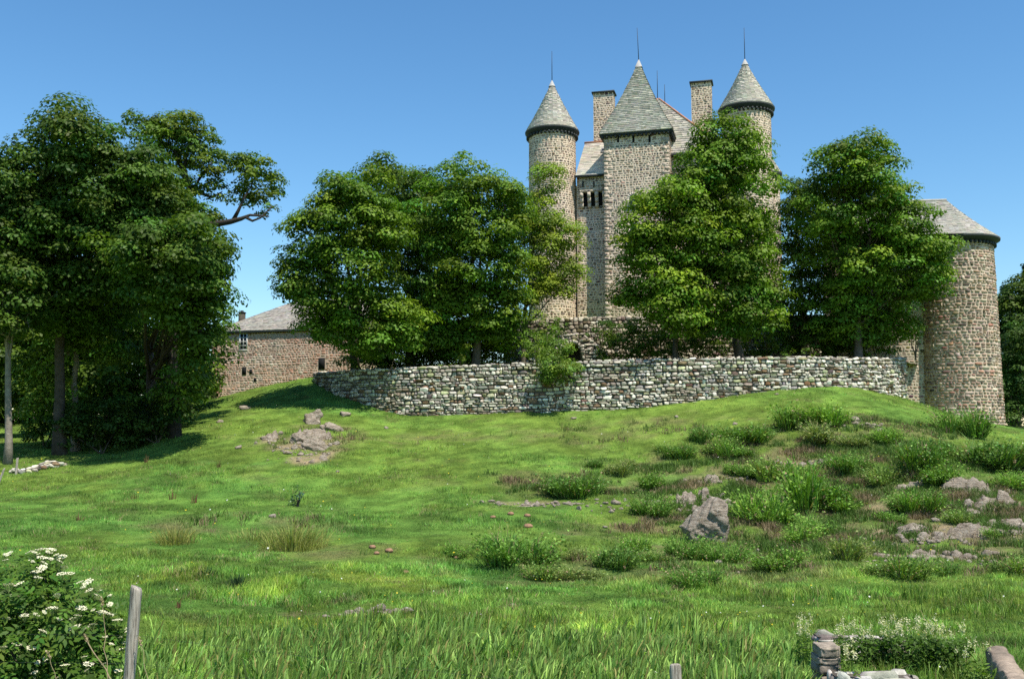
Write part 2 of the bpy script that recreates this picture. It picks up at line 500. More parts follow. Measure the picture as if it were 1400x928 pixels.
def sheet(mb, f, u0, u1, v0, v1, nu, nv, col, mi=1, off=0.0):
    U, W = np.meshgrid(np.linspace(u0, u1, nu), np.linspace(0, 1, nv))
    W = (v0(U) * (1 - W) + v1(U) * W) if callable(v0) else (v0 + (v1 - v0) * W)
    V = f(U, W)
    i = (np.arange(nv - 1)[:, None] * nu + np.arange(nu - 1)[None]).ravel()
    mb.add(V.reshape(-1, 3), [np.stack([i, i + 1, i + nu + 1, i + nu], 1)], col, mi)

PAL_CASTLE = [(3, (.33, .245, .17)), (3, (.43, .33, .24)), (2, (.22, .165, .12)), (2.4, (.56, .455, .345)), (.8, (.14, .11, .09)), (.7, (.42, .28, .195))]
PAL_RTOWER = [(3, (.36, .255, .18)), (3, (.38, .295, .22)), (2.4, (.25, .18, .13)), (2.4, (.52, .43, .33)), (.6, (.36, .20, .14)), (1, (.16, .125, .10))]
PAL_HOUSE = [(3, (.46, .31, .235)), (3, (.47, .385, .305)), (2, (.36, .25, .19)), (2.4, (.55, .475, .385)), (.8, (.44, .23, .16))]
PAL_DRY = [(4, (.61, .565, .465)), (3, (.46, .425, .345)), (2.6, (.73, .685, .575)), (1.6, (.30, .28, .25)), (1.3, (.24, .16, .10)), (1.3, (.42, .42, .25)), (.7, (.16, .14, .11))]

def facing(mb, f, u0, u1, v0, v1, rng, pal, hr=(.15, .26), wr=(.18, .42), gap=.06, depth=.016, mortar=(.74, .60, .45), holes=(), nu=2, nv=2, tint=None):
    """rubble masonry: mortar sheet (material 1) and the stones standing proud of it (material 0)"""
    a0 = v0 if callable(v0) else (lambda u: np.full_like(np.asarray(u, float), v0))
    a1 = v1 if callable(v1) else (lambda u: np.full_like(np.asarray(u, float), v1))
    sheet(mb, f, u0, u1, a0, a1, nu, nv, np.array(mortar), 1)
    st = pack(rng, u0, u1, a0, a1, hr, wr, gap, holes)
    col = pick(rng, len(st), pal)
    g = 0.75 + 0.5 * fbm(st[:, 0] / 2.0, st[:, 1] / 2.6, 77, 3)
    col = col * g[:, None]
    if tint is not None: col = tint(st, col)
    stones(mb, f, st, col, depth, rng, 0.62, ((1, -0.2), (0.9, 1.0)), 0.2)

def slabs(mb, f, rows, width, rng, base=(.55, .495, .415), thick=.03, n_len=None):
    """stone slab roof: f(u,v), v from eave 0 to top 1; every slab a lifted piece of its own course"""
    vs = np.linspace(0, 1, rows + 1)
    tu = np.linspace(0, 1, 33)
    V = []; C = []
    for i in range(rows):
        a, b = vs[i], vs[i + 1]
        pl = f(tu, np.full_like(tu, a)); L = np.linalg.norm(np.diff(pl, axis=0), axis=1).sum()
        n = max(4, int(L / width))
        cuts = np.sort(np.r_[0, (np.arange(1, n) + rng.uniform(-.33, .33, n - 1)) / n, 1])
        u0, u1 = cuts[:-1], cuts[1:]; m = len(u0)
        bb = np.full(m, min(1.0, b + (b - a) * 0.25)); aa = np.full(m, a) - (b - a) * rng.uniform(0, .22, m) * (i > 0)
        p00, p10, p11, p01 = f(u0, aa), f(u1, aa), f(u1, bb), f(u0, bb)
        uc = (u0 + u1) / 2; e = 1e-3; vc = np.full(m, (a + b) / 2)
        du = f(uc + e, vc) - f(uc - e, vc); dv = f(uc, vc + e) - f(uc, vc - e)
        nn = np.cross(du, dv); nn /= np.linalg.norm(nn, axis=1)[:, None] + 1e-12
        t = (thick * rng.uniform(.6, 1.5, m))[:, None]; s = (thick * rng.uniform(.6, 1.5, m))[:, None]
        q = np.stack([p00 + nn * t, p10 + nn * s, p11 + nn * .012, p01 + nn * .012, p00 - nn * .02, p10 - nn * .02], 1)
        V.append(q)
        c = np.array(base) * rng.normal(1, .10, (m, 1)) + rng.normal(0, .012, (m, 3))
        k = rng.random(m); c[k < .06] *= 1.22; c[k > .94] *= 0.7
        C.append(np.clip(c, .03, .8))
    V = np.concatenate(V); C = np.concatenate(C); N = len(V)
    b = np.arange(N)[:, None] * 6
    mb.add(V.reshape(-1, 3), [np.concatenate([b + np.array([[0, 1, 2, 3]]), b + np.array([[4, 5, 1, 0]])])], np.repeat(C, 6, 0), 0)
    U, W = np.meshgrid(np.linspace(0, 1, 33), np.linspace(0, 1, 9)); S = f(U, W)
    i = (np.arange(8)[:, None] * 33 + np.arange(32)[None]).ravel()
    mb.add(S.reshape(-1, 3), [np.stack([i, i + 1, i + 34, i + 33], 1)], np.array(base) * .5, 0)

# ------------------------------------------------------------------ castle
YAW = R(15)
EX = np.array([math.cos(YAW), -math.sin(YAW), 0]); EY = np.array([math.sin(YAW), math.cos(YAW), 0]); EZ = np.array([0, 0, 1.0])
B0 = P(914, 170, 83.0)
def Lc(a, b, z):
    a, b, z = np.broadcast_arrays(np.asarray(a, float), np.asarray(b, float), np.asarray(z, float))
    o = np.array([B0[0], B0[1], 0.0])
    return o + a[..., None] * EX + b[..., None] * EY + z[..., None] * EZ
CAX = np.array([EX, EY, EZ])
ZB = 5.5                                        # foot of the masonry, below the court
castle_base = Lc(-1, 5, 10.0)
castle = thing("castle", "tall brown stone castle with pointed slab roofs and lightning rods on top of the hill", "castle", castle_base)
CM = [M_wallstone, M_mortar]

def cpart(name, mb, parent, mats=None, base=castle_base, smooth_shade=False, label=None):
    o = link(name, mb.mesh(name, mats or CM, base, smooth_shade), parent)
    if label: o["label"] = label
    return o

def quoins(mb, corner, d1, d2, z0, z1, rng, n1, n2):
    """paler dressed blocks alternating up a corner; d1,d2 run along the two faces away from it"""
    z = z0; k = 0
    while z < z1 - .1:
        h = rng.uniform(.30, .42); h = min(h, z1 - z); l1, l2 = (.62, .36) if k % 2 else (.36, .62)
        l1 *= rng.uniform(.85, 1.15); l2 *= rng.uniform(.85, 1.15); e = .012
        c = np.array(corner) + [0, 0, z]
        pts = [c - d1 * 0 + n1 * e + n2 * e, c + d1 * l1 + n1 * e, c + d1 * l1 - n1 * .1, c + d2 * l2 - n2 * .1, c + d2 * l2 + n2 * e]
        lo = [p.copy() for p in pts]; hi = [p + np.array([0, 0, h - .006]) for p in pts]
        V = np.array(lo + hi)
        col = np.clip(np.array([.50, .41, .315]) * rng.normal(1, .12), .05, .9)
        mb.add(V, [[[0, 1, 6, 5], [4, 0, 5, 9], [1, 2, 7, 6], [3, 4, 9, 8]], [[5, 6, 7, 8, 9], [4, 3, 2, 1, 0]]], col, 0)
        z += h; k += 1

def sub_rod(parent, p0, h, lean=(0, 0), r=0.03, base=castle_base):
    mb = MB(); p0 = np.array(p0)
    mb.tube([p0 - [0, 0, .3], p0 + [lean[0] * .5, lean[1] * .5, h * .5], p0 + [lean[0], lean[1], h]], [r * 1.3, r, r * .6], 5)
    return cpart("lightning_rod", mb, parent, [M_iron], base)

# --- square tower
TWD, TDP = 5.6, 5.0
rng = np.random.default_rng(11)
zE = float(P(914, 178, 83.0)[2])
def colpos(px, py, b):                          # local a and z of a photo pixel on a plane b = const
    for _ in range(1):
        d = P(px, py, 80.0); o = Lc(0, b, 0); n = EY
        t = (o @ n) / (d @ n); q = d * t
        return float((q - Lc(0, b, 0)) @ EX), float(q[2])
tw = MB()
holes = []
slots = [colpos(px, 190, 0) for px in (845, 866, 888)]
wa, wz = colpos(866, 274, 0)
wa2, wz2 = colpos(868, 315, 0)
for a, z in slots: holes.append((a + TWD - .16, a + TWD + .16, z - .45, z + .45))
holes.append((wa + TWD - .5, wa + TWD + .5, wz - .65, wz + .65))
holes.append((wa2 + TWD - .6, wa2 + TWD + .6, wz2 - .8, wz2 + .8))
facing(tw, lambda u, v: Lc(u - TWD, 0, v), 0, TWD, ZB, zE, rng, PAL_CASTLE, holes=holes)
facing(tw, lambda u, v: Lc(0, u, v), 0, TDP, ZB, zE, rng, PAL_CASTLE)
facing(tw, lambda u, v: Lc(-TWD, TDP - u, v), 0, TDP, ZB, zE, rng, PAL_CASTLE)
facing(tw, lambda u, v: Lc(-u, TDP, v), 0, TWD, ZB, zE, rng, PAL_CASTLE, hr=(.4, .6), wr=(.5, .9))
quoins(tw, Lc(0, 0, 0), -EX, EY, ZB, zE, rng, -EY, EX)
quoins(tw, Lc(-TWD, 0, 0), EX, EY, ZB, zE, rng, -EY, -EX)
sq_tower = cpart("square_tower", tw, castle, label="square keep tower of brown rubble with pale corner stones")

def pyramid_roof(mb, corners, apex, rows, rng, flare=0.05, top=0.97, width=.55, thick=.05):
    corners = [np.array(c) for c in corners]; apex = np.array(apex)
    for k in range(4):
        c0, c1 = corners[k], corners[(k + 1) % 4]
        def f(u, v, c0=c0, c1=c1):
            u, v = np.broadcast_arrays(np.asarray(u, float), np.asarray(v, float))
            w = v * top; r = (1 - w) - flare * np.sin(np.pi * w)
            p = c0 + (c1 - c0) * u[..., None]
            q = apex + (p - apex) * r[..., None]
            q[..., 2] = p[..., 2] + (apex[2] - p[..., 2]) * w
            return q
        slabs(mb, f, rows, width, rng, thick=thick)

ov = .38
cs = [Lc(-TWD - ov, -ov, zE), Lc(ov, -ov, zE), Lc(ov, TDP + ov, zE), Lc(-TWD - ov, TDP + ov, zE)]
cc = Lc(-TWD / 2, TDP / 2, 0)
zA = float(P(872, 84, cc[1])[2])
cc = np.array([cc[0], cc[1], zA])
mb = MB(); pyramid_roof(mb, cs, cc, 38, rng, width=.42)
roof = cpart("roof", mb, sq_tower, [M_slab])
mb = MB(); r_ = .09
mb.add([cc + (np.array(c) - cc) * .10 + [0, 0, .02] for c in cs] + [cc + [0, 0, .12]], [[[0, 1, 4], [1, 2, 4], [2, 3, 4], [3, 0, 4]]])
mb.v[0] = mb.v[0] + np.array([0, 0, 0.10])
cpart("lead_cap", mb, sq_tower, [M_lead])
sub_rod(sq_tower, cc, 3.1, (-.12, 0))
mb = MB()
ctr = Lc(-TWD / 2, TDP / 2, zE)
mb.box(ctr + [0, 0, -.10], (TWD / 2 + ov - .03, TDP / 2 + ov - .03, .07), CAX)
for s in np.arange(-TWD - .1, .15, .38):
    mb.box(Lc(s, -.17, zE - .27), (.07, .165, .09), CAX)
for s in np.arange(.1, TDP, .38):
    mb.box(Lc(.17, s, zE - .27), (.165, .07, .09), CAX)
cpart("eave", mb, sq_tower, [M_eave])
for a, z in slots:
    mb = MB(); mb.box(Lc(a, .08, z), (.10, .085, .33), CAX); cpart("arrow_slit", mb, sq_tower, [M_dark])

def arched_window(a, b, z, w, h, parent, bars=False):
    """round headed stone window: surround ring and dark glass behind"""
    mb = MB(); th = np.linspace(0, np.pi, 9)
    prof = [(-w, -h)] + [(-w * math.cos(t), h * .35 + w * math.sin(t)) for t in th] + [(w, -h)]
    for (x0, y0), (x1, y1) in zip(prof[:-1], prof[1:]):
        m = np.array([(x0 + x1) / 2, (y0 + y1) / 2]); d = np.hypot(x1 - x0, y1 - y0)
        t = np.array([x1 - x0, y1 - y0]) / d; n = np.array([-t[1], t[0]])
        if n @ m < 0: n = -n
        c = m + n * .11
        mb.box(Lc(a + c[0], b + .02, z + c[1]), (d / 2 * 1.02, .07, .11), [EX * t[0] + EZ * t[1], EY, EX * n[0] + EZ * n[1]])
    mb.box(Lc(a, b - .02, z - h - .09), (w + .22, .13, .085), CAX)
    o = cpart("window", mb, parent, [M_plaster])
    return o
def window_glass(a, b, z, w, h, parent):
    mb = MB(); th = np.linspace(0, np.pi, 9)
    V = [Lc(a - w, b, z - h), Lc(a + w, b, z - h)] + [Lc(a + w * math.cos(t), b, z + h * .35 + w * math.sin(t)) for t in th]
    mb.add(V, [[list(range(len(V)))]])
    return cpart("window_pane", mb, parent, [M_glass])
arched_window(wa, 0, wz, .36, .40, sq_tower); window_glass(wa, -.012, wz, .36, .40, sq_tower)
arched_window(wa2, 0, wz2, .42, .55, sq_tower); window_glass(wa2, -.012, wz2, .42, .55, sq_tower)

# --- round turrets
def lathe_face(c, r0, r1, z0, z1):
    def f(u, v):
        u, v = np.broadcast_arrays(np.asarray(u, float), np.asarray(v, float))
        t = (v - z0) / (z1 - z0); r = r0 + (r1 - r0) * t; rm = r1
        th = u / rm
        return np.stack([c[0] + r * np.sin(th), c[1] - r * np.cos(th), v + 0 * u], -1)
    return f
def cone_f(c, r, z0, z1, flare=.04, top=.97):
    def f(u, v):
        u, v = np.broadcast_arrays(np.asarray(u, float), np.asarray(v, float))
        w = v * top; rr = r * ((1 - w) - flare * np.sin(np.pi * w)); th = u * 2 * np.pi
        return np.stack([c[0] + rr * np.sin(th), c[1] - rr * np.cos(th), z0 + (z1 - z0) * w], -1)
    return f
def ring_eave(mb, c, r_in, r_out, z):
    N = 48; th = np.arange(N) / N * 2 * np.pi
    rings = []
    for r, zz in ((r_in - .05, z - .42), (r_in + .12, z - .40), (r_in + .2, z - .26), (r_out - .02, z - .14), (r_out, z - .03), (r_in, z + .02)):
        rings.append(np.stack([c[0] + r * np.sin(th), c[1] - r * np.cos(th), np.full(N, zz)], -1))
    V = np.concatenate(rings); j = np.arange(N)
    q = np.concatenate([np.stack([i * N + j, i * N + (j + 1) % N, (i + 1) * N + (j + 1) % N, (i + 1) * N + j], 1) for i in range(5)])
    mb.add(V, [q])
    n = int(2 * np.pi * r_in / .34)
    for k in range(n):
        t = k / n * 2 * np.pi; d = np.array([math.sin(t), -math.cos(t), 0]); e = np.array([math.cos(t), math.sin(t), 0])
        mb.box(np.array([c[0], c[1], z - .52]) + d * (r_in + .12), (.07, .13, .10), [e, d, EZ])

def turret(name, px, Y, rpx, ey, apy, rod, label, seed, parent=castle, zb=ZB, ovr=.34, pal=PAL_CASTLE, slit=None):
    rng = np.random.default_rng(seed)
    r = rpx * mpp(Y); c = P(px, ey, Y); z1 = float(c[2]); zt = float(P(px, apy, Y)[2])
    mb = MB(); f = lathe_face(c, r * 1.02, r, zb, z1)
    facing(mb, f, -np.pi * r, np.pi * r, zb, z1, rng, pal, nu=49)
    o = cpart(name, mb, parent, label=label)
    mb = MB(); slabs(mb, cone_f(c, r + ovr, z1, zt), 30, .4, rng)
    cpart("roof", mb, o, [M_slab])
    mb = MB(); ring_eave(mb, c, r, r + ovr + .03, z1); cpart("eave", mb, o, [M_eave])
    mb = MB(); N = 16; th = np.arange(N) / N * 2 * np.pi
    V = [[c[0] + (r + ovr) * .135 * math.sin(t), c[1] - (r + ovr) * .135 * math.cos(t), z1 + (zt - z1) * .885] for t in th] + [[c[0], c[1], zt + .12]]
    mb.add(V, [[[k, (k + 1) % N, N] for k in range(N)]])
    cpart("lead_cap", mb, o, [M_lead], smooth_shade=True)
    if rod: sub_rod(o, (c[0], c[1], zt), rod)
    if slit:
        for th, py in slit:
            d = np.array([math.sin(th), -math.cos(th), 0]); z = float(P(px, py, Y)[2])
            mb = MB(); mb.box(np.array([c[0], c[1], z]) + d * (r + .01), (.16, .05, .42), [np.array([math.cos(th), math.sin(th), 0]), d, EZ])
            cpart("arrow_slit", mb, o, [M_dark])
    return o
turret("round_turret", 755, 87.4, 32.5, 182, 111, 2.8, "left round corner turret with grey cone roof", 21, slit=[(.2, 330)])
turret("round_turret", 1020, 84.3, 33.5, 151, 82, 2.9, "right round corner turret with grey cone roof", 22)
turret("round_turret", 1052, 85.5, 13.5, 238, 208, 0, "small low turret tucked against the right corner turret", 23, ovr=.22)

# --- main block, recessed wing with machicolation
def wall_part(name, f, w, z0, z1, seed, parent, holes=(), pal=PAL_CASTLE, label=None, base=castle_base, mats=None, **k):
    mb = MB(); facing(mb, f, 0, w, z0, z1, np.random.default_rng(seed), pal, holes=holes, **k)
    return cpart(name, mb, parent, mats, base, label=label)
zr = float(P(800, 243, 86.5)[2]); zm = float(P(945, 210, 84.5)[2])
aL = -8.3; bR = 1.4
za0, zc0 = float(P(800, 285, 86.3)[2]), float(P(800, 263, 86.3)[2])
wing = wall_part("wing_wall", lambda u, v: Lc(aL + u, bR, v), -TWD - aL + .02, ZB, zr, 31, castle, label="recessed wing wall left of the square tower")
wall_part("side_wall", lambda u, v: Lc(aL - .6, 11 - u, v), 9.6, ZB, zr, 32, castle, hr=(.3, .45), wr=(.4, .7))
wall_part("front_wall", lambda u, v: Lc(u + .02, bR, v), 9.0, ZB, zm - 6.5, 33, castle)
wall_part("main_wall", lambda u, v: Lc(u + .02, bR + .6, v), 4.6, zm - 6.6, zm, 34, castle)
wall_part("end_wall", lambda u, v: Lc(9.02, bR + u, v), 9.0, ZB, zm - 6.5, 35, castle, hr=(.3, .45), wr=(.4, .7))
wall_part("rear_wall", lambda u, v: Lc(9 - u, 11, v), 18, ZB, zm - 6.0, 36, castle, hr=(.5, .8), wr=(.6, 1.1))
# projecting upper wall carried on four corbels
mb = MB(); rng = np.random.default_rng(41)
facing(mb, lambda u, v: Lc(aL + .35 + u, bR - .55, v), 0, -TWD - aL - .37, zc0, zr, rng, PAL_CASTLE, mortar=(.56, .48, .37))
facing(mb, lambda u, v: Lc(aL + .35, bR - u, v), 0, .55, zc0, zr, rng, PAL_CASTLE)
mb.box(Lc((aL + .35 - TWD) / 2, bR - .27, zc0 - .06), ((-TWD - aL - .39) / 2, .27, .055), CAX, (.45, .38, .29), 0)
mach = cpart("machicolation", mb, castle, label="small projecting wall carried on four stepped corbels")
for k in range(4):
    a = aL + .5 + k * (-TWD - aL - .7) / 3.0
    mb = MB(); hh = (zc0 - .12 - za0) / 3
    for i in range(3):
        d = .54 - i * .13
        mb.box(Lc(a, bR - d / 2, zc0 - .12 - hh * (i + .5)), (.14, d / 2, hh / 2 - .005), CAX, (.56, .47, .36))
    cpart("corbel", mb, mach, [M_wallstone])
for k in range(3):
    a = aL + .5 + (k + .5) * (-TWD - aL - .7) / 3.0
    mb = MB(); mb.box(Lc(a, bR - .02, zc0 - .72), (.22, .03, .58), CAX); cpart("machicolation_slot", mb, mach, [M_dark])
for px in (797, 812):
    a, z = colpos(px, 252, bR - .55)
    mb = MB(); mb.box(Lc(a, bR - .52, z), (.06, .06, .28), CAX); cpart("arrow_slit", mb, mach, [M_dark])
# roofs of the wing and of the main block
rid = float(P(805, 197, 90.3)[2]); b_r = 5.2
def wing_roof(u, v):
    u, v = np.broadcast_arrays(np.asarray(u, float), np.asarray(v, float))
    return Lc(aL + .05 + (3.2) * u, bR - .85 + (b_r - bR + .85) * v, zr - .05 + (rid - zr + .05) * v)
def wing_roof_back(u, v):
    u, v = np.broadcast_arrays(np.asarray(u, float), np.asarray(v, float))
    return Lc(aL + .05 + 3.2 * (1 - u), 11 - (11 - b_r) * v, zr - .05 + (rid - zr + .05) * v)
mb = MB(); rng = np.random.default_rng(43)
slabs(mb, wing_roof, 20, .5, rng); slabs(mb, wing_roof_back, 12, .8, rng)
wr_ = cpart("wing_roof", mb, castle, [M_slab])
mb = MB(); mb.add([Lc(aL + .06, bR - .8, zr - .1), Lc(aL + .06, b_r, rid - .05), Lc(aL + .06, 10.9, zr - .1)], [[[2, 1, 0]]], (.48, .4, .3)); cpart("gable", mb, wr_, [M_mortar])
mb = MB(); mb.tube([Lc(aL, b_r, rid + .03), Lc(aL + 3.2, b_r, rid + .03)], .13, 8); cpart("ridge_tiles", mb, wr_, [M_tile])
mb = MB(); mb.box(Lc(aL + 1.5, bR - .86, zr - .13), (1.55, .05, .09), CAX); cpart("eave", mb, wr_, [M_eave])
# skylight lies on the slope
du = EX; dv = (wing_roof(.5, 1.) - wing_roof(.5, 0.)); dv = dv / np.linalg.norm(dv); dn = np.cross(du, dv)
sp = wing_roof(.66, .70)
mb = MB(); mb.box(sp + dn * .09, (.36, .42, .05), [du, dv, dn]); sk = cpart("skylight", mb, wr_, [M_lead])
mb = MB(); mb.box(sp + dn * .15 + dv * .02, (.29, .20, .012), [du, dv, dn]); cpart("skylight_pane", mb, wr_, [M_glass])

ap = P(899, 134, 89.0)
mc = [Lc(-3.4, bR + .2, zm), Lc(4.9, bR + .2, zm), Lc(4.9, 11.3, zm), Lc(-3.4, 11.3, zm)]
mb = MB(); pyramid_roof(mb, mc, ap, 26, np.random.default_rng(44), .02, .985, .6)
mroof = cpart("main_roof", mb, castle, [M_slab])
mb = MB()
for k in (0, 1, 2, 3): mb.tube([np.array(mc[k]) * .02 + ap * .98 + [0, 0, .02], np.array(mc[k]) * .5 + ap * .5 + [0, 0, .08 - .1], np.array(mc[k]) + [0, 0, .05]], .08, 7)
cpart("ridge_tiles", mb, mroof, [M_tile])
mb = MB(); c_ = (np.array(mc[0]) + mc[2]) / 2
mb.box(c_ - [0, 0, .14], (4.1, 5.0, .1), CAX); cpart("eave", mb, mroof, [M_eave])
sub_rod(mroof, ap, 2.6); sub_rod(mroof, P(909, 143, 89.4), 1.9)
wall_part("main_side_wall", lambda u, v: Lc(4.6, bR + .6 + u, v), 9.0, zm - 6.6, zm, 37, castle, hr=(.3, .4), wr=(.4, .7))
wall_part("main_side_wall", lambda u, v: Lc(-3.2, 11 - u, v), 9.0, zr - 1, zm, 38, castle, hr=(.3, .4), wr=(.4, .7))

def chimney(px, Y, w, d, ty, by, seed, label):
    rng = np.random.default_rng(seed); c = P(px, ty, Y); z1 = float(c[2]); z0 = float(P(px, by, Y)[2])
    o = c * [1, 1, 0]
    mb = MB()
    fs = [(lambda u, v: o + (u - w / 2)[..., None] * EX - EY * d / 2 + np.asarray(v)[..., None] * EZ, w),
          (lambda u, v: o + EX * w / 2 + (u - d / 2)[..., None] * EY + np.asarray(v)[..., None] * EZ, d),
          (lambda u, v: o - EX * w / 2 + (d / 2 - u)[..., None] * EY + np.asarray(v)[..., None] * EZ, d),
          (lambda u, v: o + (w / 2 - u)[..., None] * EX + EY * d / 2 + np.asarray(v)[..., None] * EZ, w)]
    for f, L in fs:
        facing(mb, lambda u, v, f=f: f(*np.broadcast_arrays(np.asarray(u, float), np.asarray(v, float))), 0, L, z0, z1, rng, PAL_CASTLE, hr=(.16, .24), wr=(.2, .4))
    s = cpart("chimney", mb, castle, label=label)
    mb = MB(); mb.box(c + [0, 0, .07], (w / 2 + .14, d / 2 + .14, .075), CAX); cpart("chimney_cap", mb, s, [M_eave])
chimney(826, 90.5, 1.85, 1.2, 130, 215, 51, "left chimney of brown rubble")
chimney(959, 86.5, 1.75, 1.1, 116, 225, 52, "right chimney of brown rubble")

# ------------------------------------------------------------------ apse ended building on the right
tc = P(1303, 330, 77.0)
rb_base = np.array([tc[0], tc[1], 1.0])
rbld = thing("round_ended_building", "broad reddish round stone tower with grey slab roof at the right end of the terrace", "tower", rb_base)
rng = np.random.default_rng(61)
rT, rBm, WO = 2.82, 3.08, .9
zt_ = float(P(1307, 331, 77)[2]); zb_ = -1.5
mb = MB(); f = lathe_face(tc, rBm, rT, zb_, zt_)
def tint_r(st, col):
    s = smooth(.45, .62, fbm(st[:, 0] / 2.2 + 3, st[:, 1] / 3.5, 91, 3)) * smooth(2.2, -1.2, np.abs(st[:, 0] + 1.0))
    s = (s * smooth(13, 6, st[:, 1]))[:, None]
    return col * (1 - .6 * s) + np.array([.31, .15, .10]) * .6 * s * np.random.default_rng(4).normal(1, .3, (len(col), 1)).clip(.3, 1.7)
facing(mb, f, -np.pi * rT, np.pi * rT, zb_, zt_, rng, PAL_RTOWER, hr=(.15, .30), wr=(.18, .55), gap=.05, depth=.045, mortar=(.58, .455, .345), nu=49, tint=tint_r)
rw = cpart("round_wall", mb, rbld, base=rb_base)
WD = np.array([-1, .10, 0]); WD = WD / np.linalg.norm(WD); WN = np.array([WD[1], -WD[0], 0]); WN = -WN if WN[1] > 0 else WN
o_ = tc * [1, 1, 0]; WL = 9.0
def wing_f(u, v):
    u, v = np.broadcast_arrays(np.asarray(u, float), np.asarray(v, float))
    return o_ + WN * WO + (WL - u)[..., None] * WD + v[..., None] * EZ
mb = MB(); facing(mb, wing_f, 0, WL - 1.5, zb_, zt_, rng, PAL_RTOWER, hr=(.17, .28), mortar=(.55, .47, .36))
facing(mb, lambda u, v: (lambda a, b: o_ + WD * WL + WN * WO - WN * (2 * rT - a)[..., None] + b[..., None] * EZ)(*np.broadcast_arrays(np.asarray(u, float), np.asarray(v, float))), 0, 2 * rT, zb_, zt_, rng, PAL_RTOWER, hr=(.3, .4), wr=(.4, .7))
cpart("wing_wall", mb, rbld, base=rb_base)
zap = float(P(1294, 274, 77)[2]); axp = P(1294, 276, 77.0)
re_ = rT + .52
apx = np.array([axp[0], axp[1], zap])
def half_cone(u, v):
    u, v = np.broadcast_arrays(np.asarray(u, float), np.asarray(v, float))
    th = (-.06 + u * 1.12) * np.pi
    e = o_ + re_ * (np.sin(th)[..., None] * (-WD) + np.cos(th)[..., None] * WN)
    w = v * .985; r = (1 - w) - .045 * np.sin(np.pi * w)
    q = apx + (e - apx) * r[..., None]; q[..., 2] = zt_ + (zap - zt_) * w
    return q
def wing_slope(sgn):
    def f(u, v):
        u, v = np.broadcast_arrays(np.asarray(u, float), np.asarray(v, float))
        uu = (1 - u) if sgn > 0 else u
        e = o_ + WN * re_ * sgn + WD * (WL + .3) * uu[..., None]; t = apx + WD * (WL) * uu[..., None]
        w = v; q = e + (t - e) * (w + .03 * np.sin(np.pi * w))[..., None]; q[..., 2] = zt_ + (zap - zt_) * w
        return q
    return f
mb = MB()
def hc(u, v): return half_cone(u, v)
slabs(mb, hc, 30, .38, rng, (.42, .385, .335)); slabs(mb, wing_slope(1), 30, .38, rng, (.42, .385, .335)); slabs(mb, wing_slope(-1), 14, .7, rng)
rr = cpart("roof", mb, rbld, [M_slab], rb_base)
mb = MB(); mb.tube([apx + [0, 0, .02], apx + WD * WL + [0, 0, .02]], .10, 7, (.36, .34, .30)); cpart("ridge", mb, rr, [M_slab], rb_base)
mb = MB(); ring_eave(mb, tc, rT, re_ + .02, zt_); mb.box(o_ + WN * (WO + .2) + WD * (WL + 2.0) / 2 + [0, 0, zt_ - .14], ((WL - 2.0) / 2, .25, .05), [WD, WN, EZ])
cpart("eave", mb, rr, [M_eave], rb_base)

# ------------------------------------------------------------------ farm house on the left
hA, hB = P(288, 545, 90.0), P(486, 545, 86.0)
hx = (hB - hA) * [1, 1, 0]; hL = np.linalg.norm(hx); hx /= hL; hy = np.array([-hx[1], hx[0], 0])
zt_h = float(P(300, 454, 90)[2]); hD = 8.5
h_base = hA * [1, 1, 0] + [0, 0, 3.5]
house = thing("stone_farmhouse", "long low reddish stone house with grey hipped roof left of the terrace", "house", h_base)
def Lh(a, b, z):
    a, b, z = np.broadcast_arrays(np.asarray(a, float), np.asarray(b, float), np.asarray(z, float))
    return hA * [1, 1, 0] + a[..., None] * hx + b[..., None] * hy + z[..., None] * EZ
HAX = [hx, hy, EZ]
def hpos(px, py):
    d = P(px, py, 88.0); t = (hA @ hy) / (d @ hy) if abs(d @ hy) > 1e-6 else 1
    q = d * ((hA * [1, 1, 0]) @ hy) / (d @ hy); return float((q - hA * [1, 1, 0]) @ hx), float(q[2])
w1 = hpos(333, 467); w2 = hpos(334, 507); w3 = hpos(343, 508); w4 = hpos(349, 519); w5 = hpos(440, 497)
def tint_h(st, col):
    s = (np.clip(smooth(3.0, 0.3, st[:, 0]) + smooth(8.5, 10.5, st[:, 0]) + smooth(.50, .66, fbm(st[:, 0] / 2, st[:, 1] / 1.6, 17, 3)) * .8, 0, 1) * .6)[:, None]
    return col * (1 - s) + np.array([.44, .215, .14]) * s * np.random.default_rng(3).normal(1, .2, (len(col), 1))
rng = np.random.default_rng(71)
mb = MB()
hh = [(w1[0] - .45, w1[0] + .45, w1[1] - .95, w1[1] + 1.0), (w2[0] - .3, w2[0] + .3, w2[1] - .5, w2[1] + .5), (w5[0] - .4, w5[0] + .4, w5[1] - .6, w5[1] + .6)]
facing(mb, lambda u, v: Lh(u, 0, v), 0, hL, 0.5, zt_h, rng, PAL_HOUSE, hr=(.15, .25), wr=(.2, .45), gap=.05, mortar=(.62, .47, .36), holes=hh, tint=tint_h)
facing(mb, lambda u, v: Lh(0, hD - u, v), 0, hD, 0.5, zt_h, rng, PAL_HOUSE, hr=(.2, .3), wr=(.3, .6), tint=tint_h)
facing(mb, lambda u, v: Lh(hL, u, v), 0, hD, 0.5, zt_h, rng, PAL_HOUSE, hr=(.3, .4), wr=(.4, .7))
facing(mb, lambda u, v: Lh(hL - u, hD, v), 0, hL, 0.5, zt_h, rng, PAL_HOUSE, hr=(.4, .5), wr=(.5, .9))
cpart("wall", mb, house, base=h_base)
zrid = float(P(390, 414, 94)[2]); ho = .22; hr0 = 6.2
c = [Lh(-ho, -ho, zt_h), Lh(hL + ho, -ho, zt_h), Lh(hL + ho, hD + ho, zt_h), Lh(-ho, hD + ho, zt_h)]
r0, r1 = Lh(hr0, hD / 2, zrid), Lh(hL - 1.0, hD / 2, zrid)
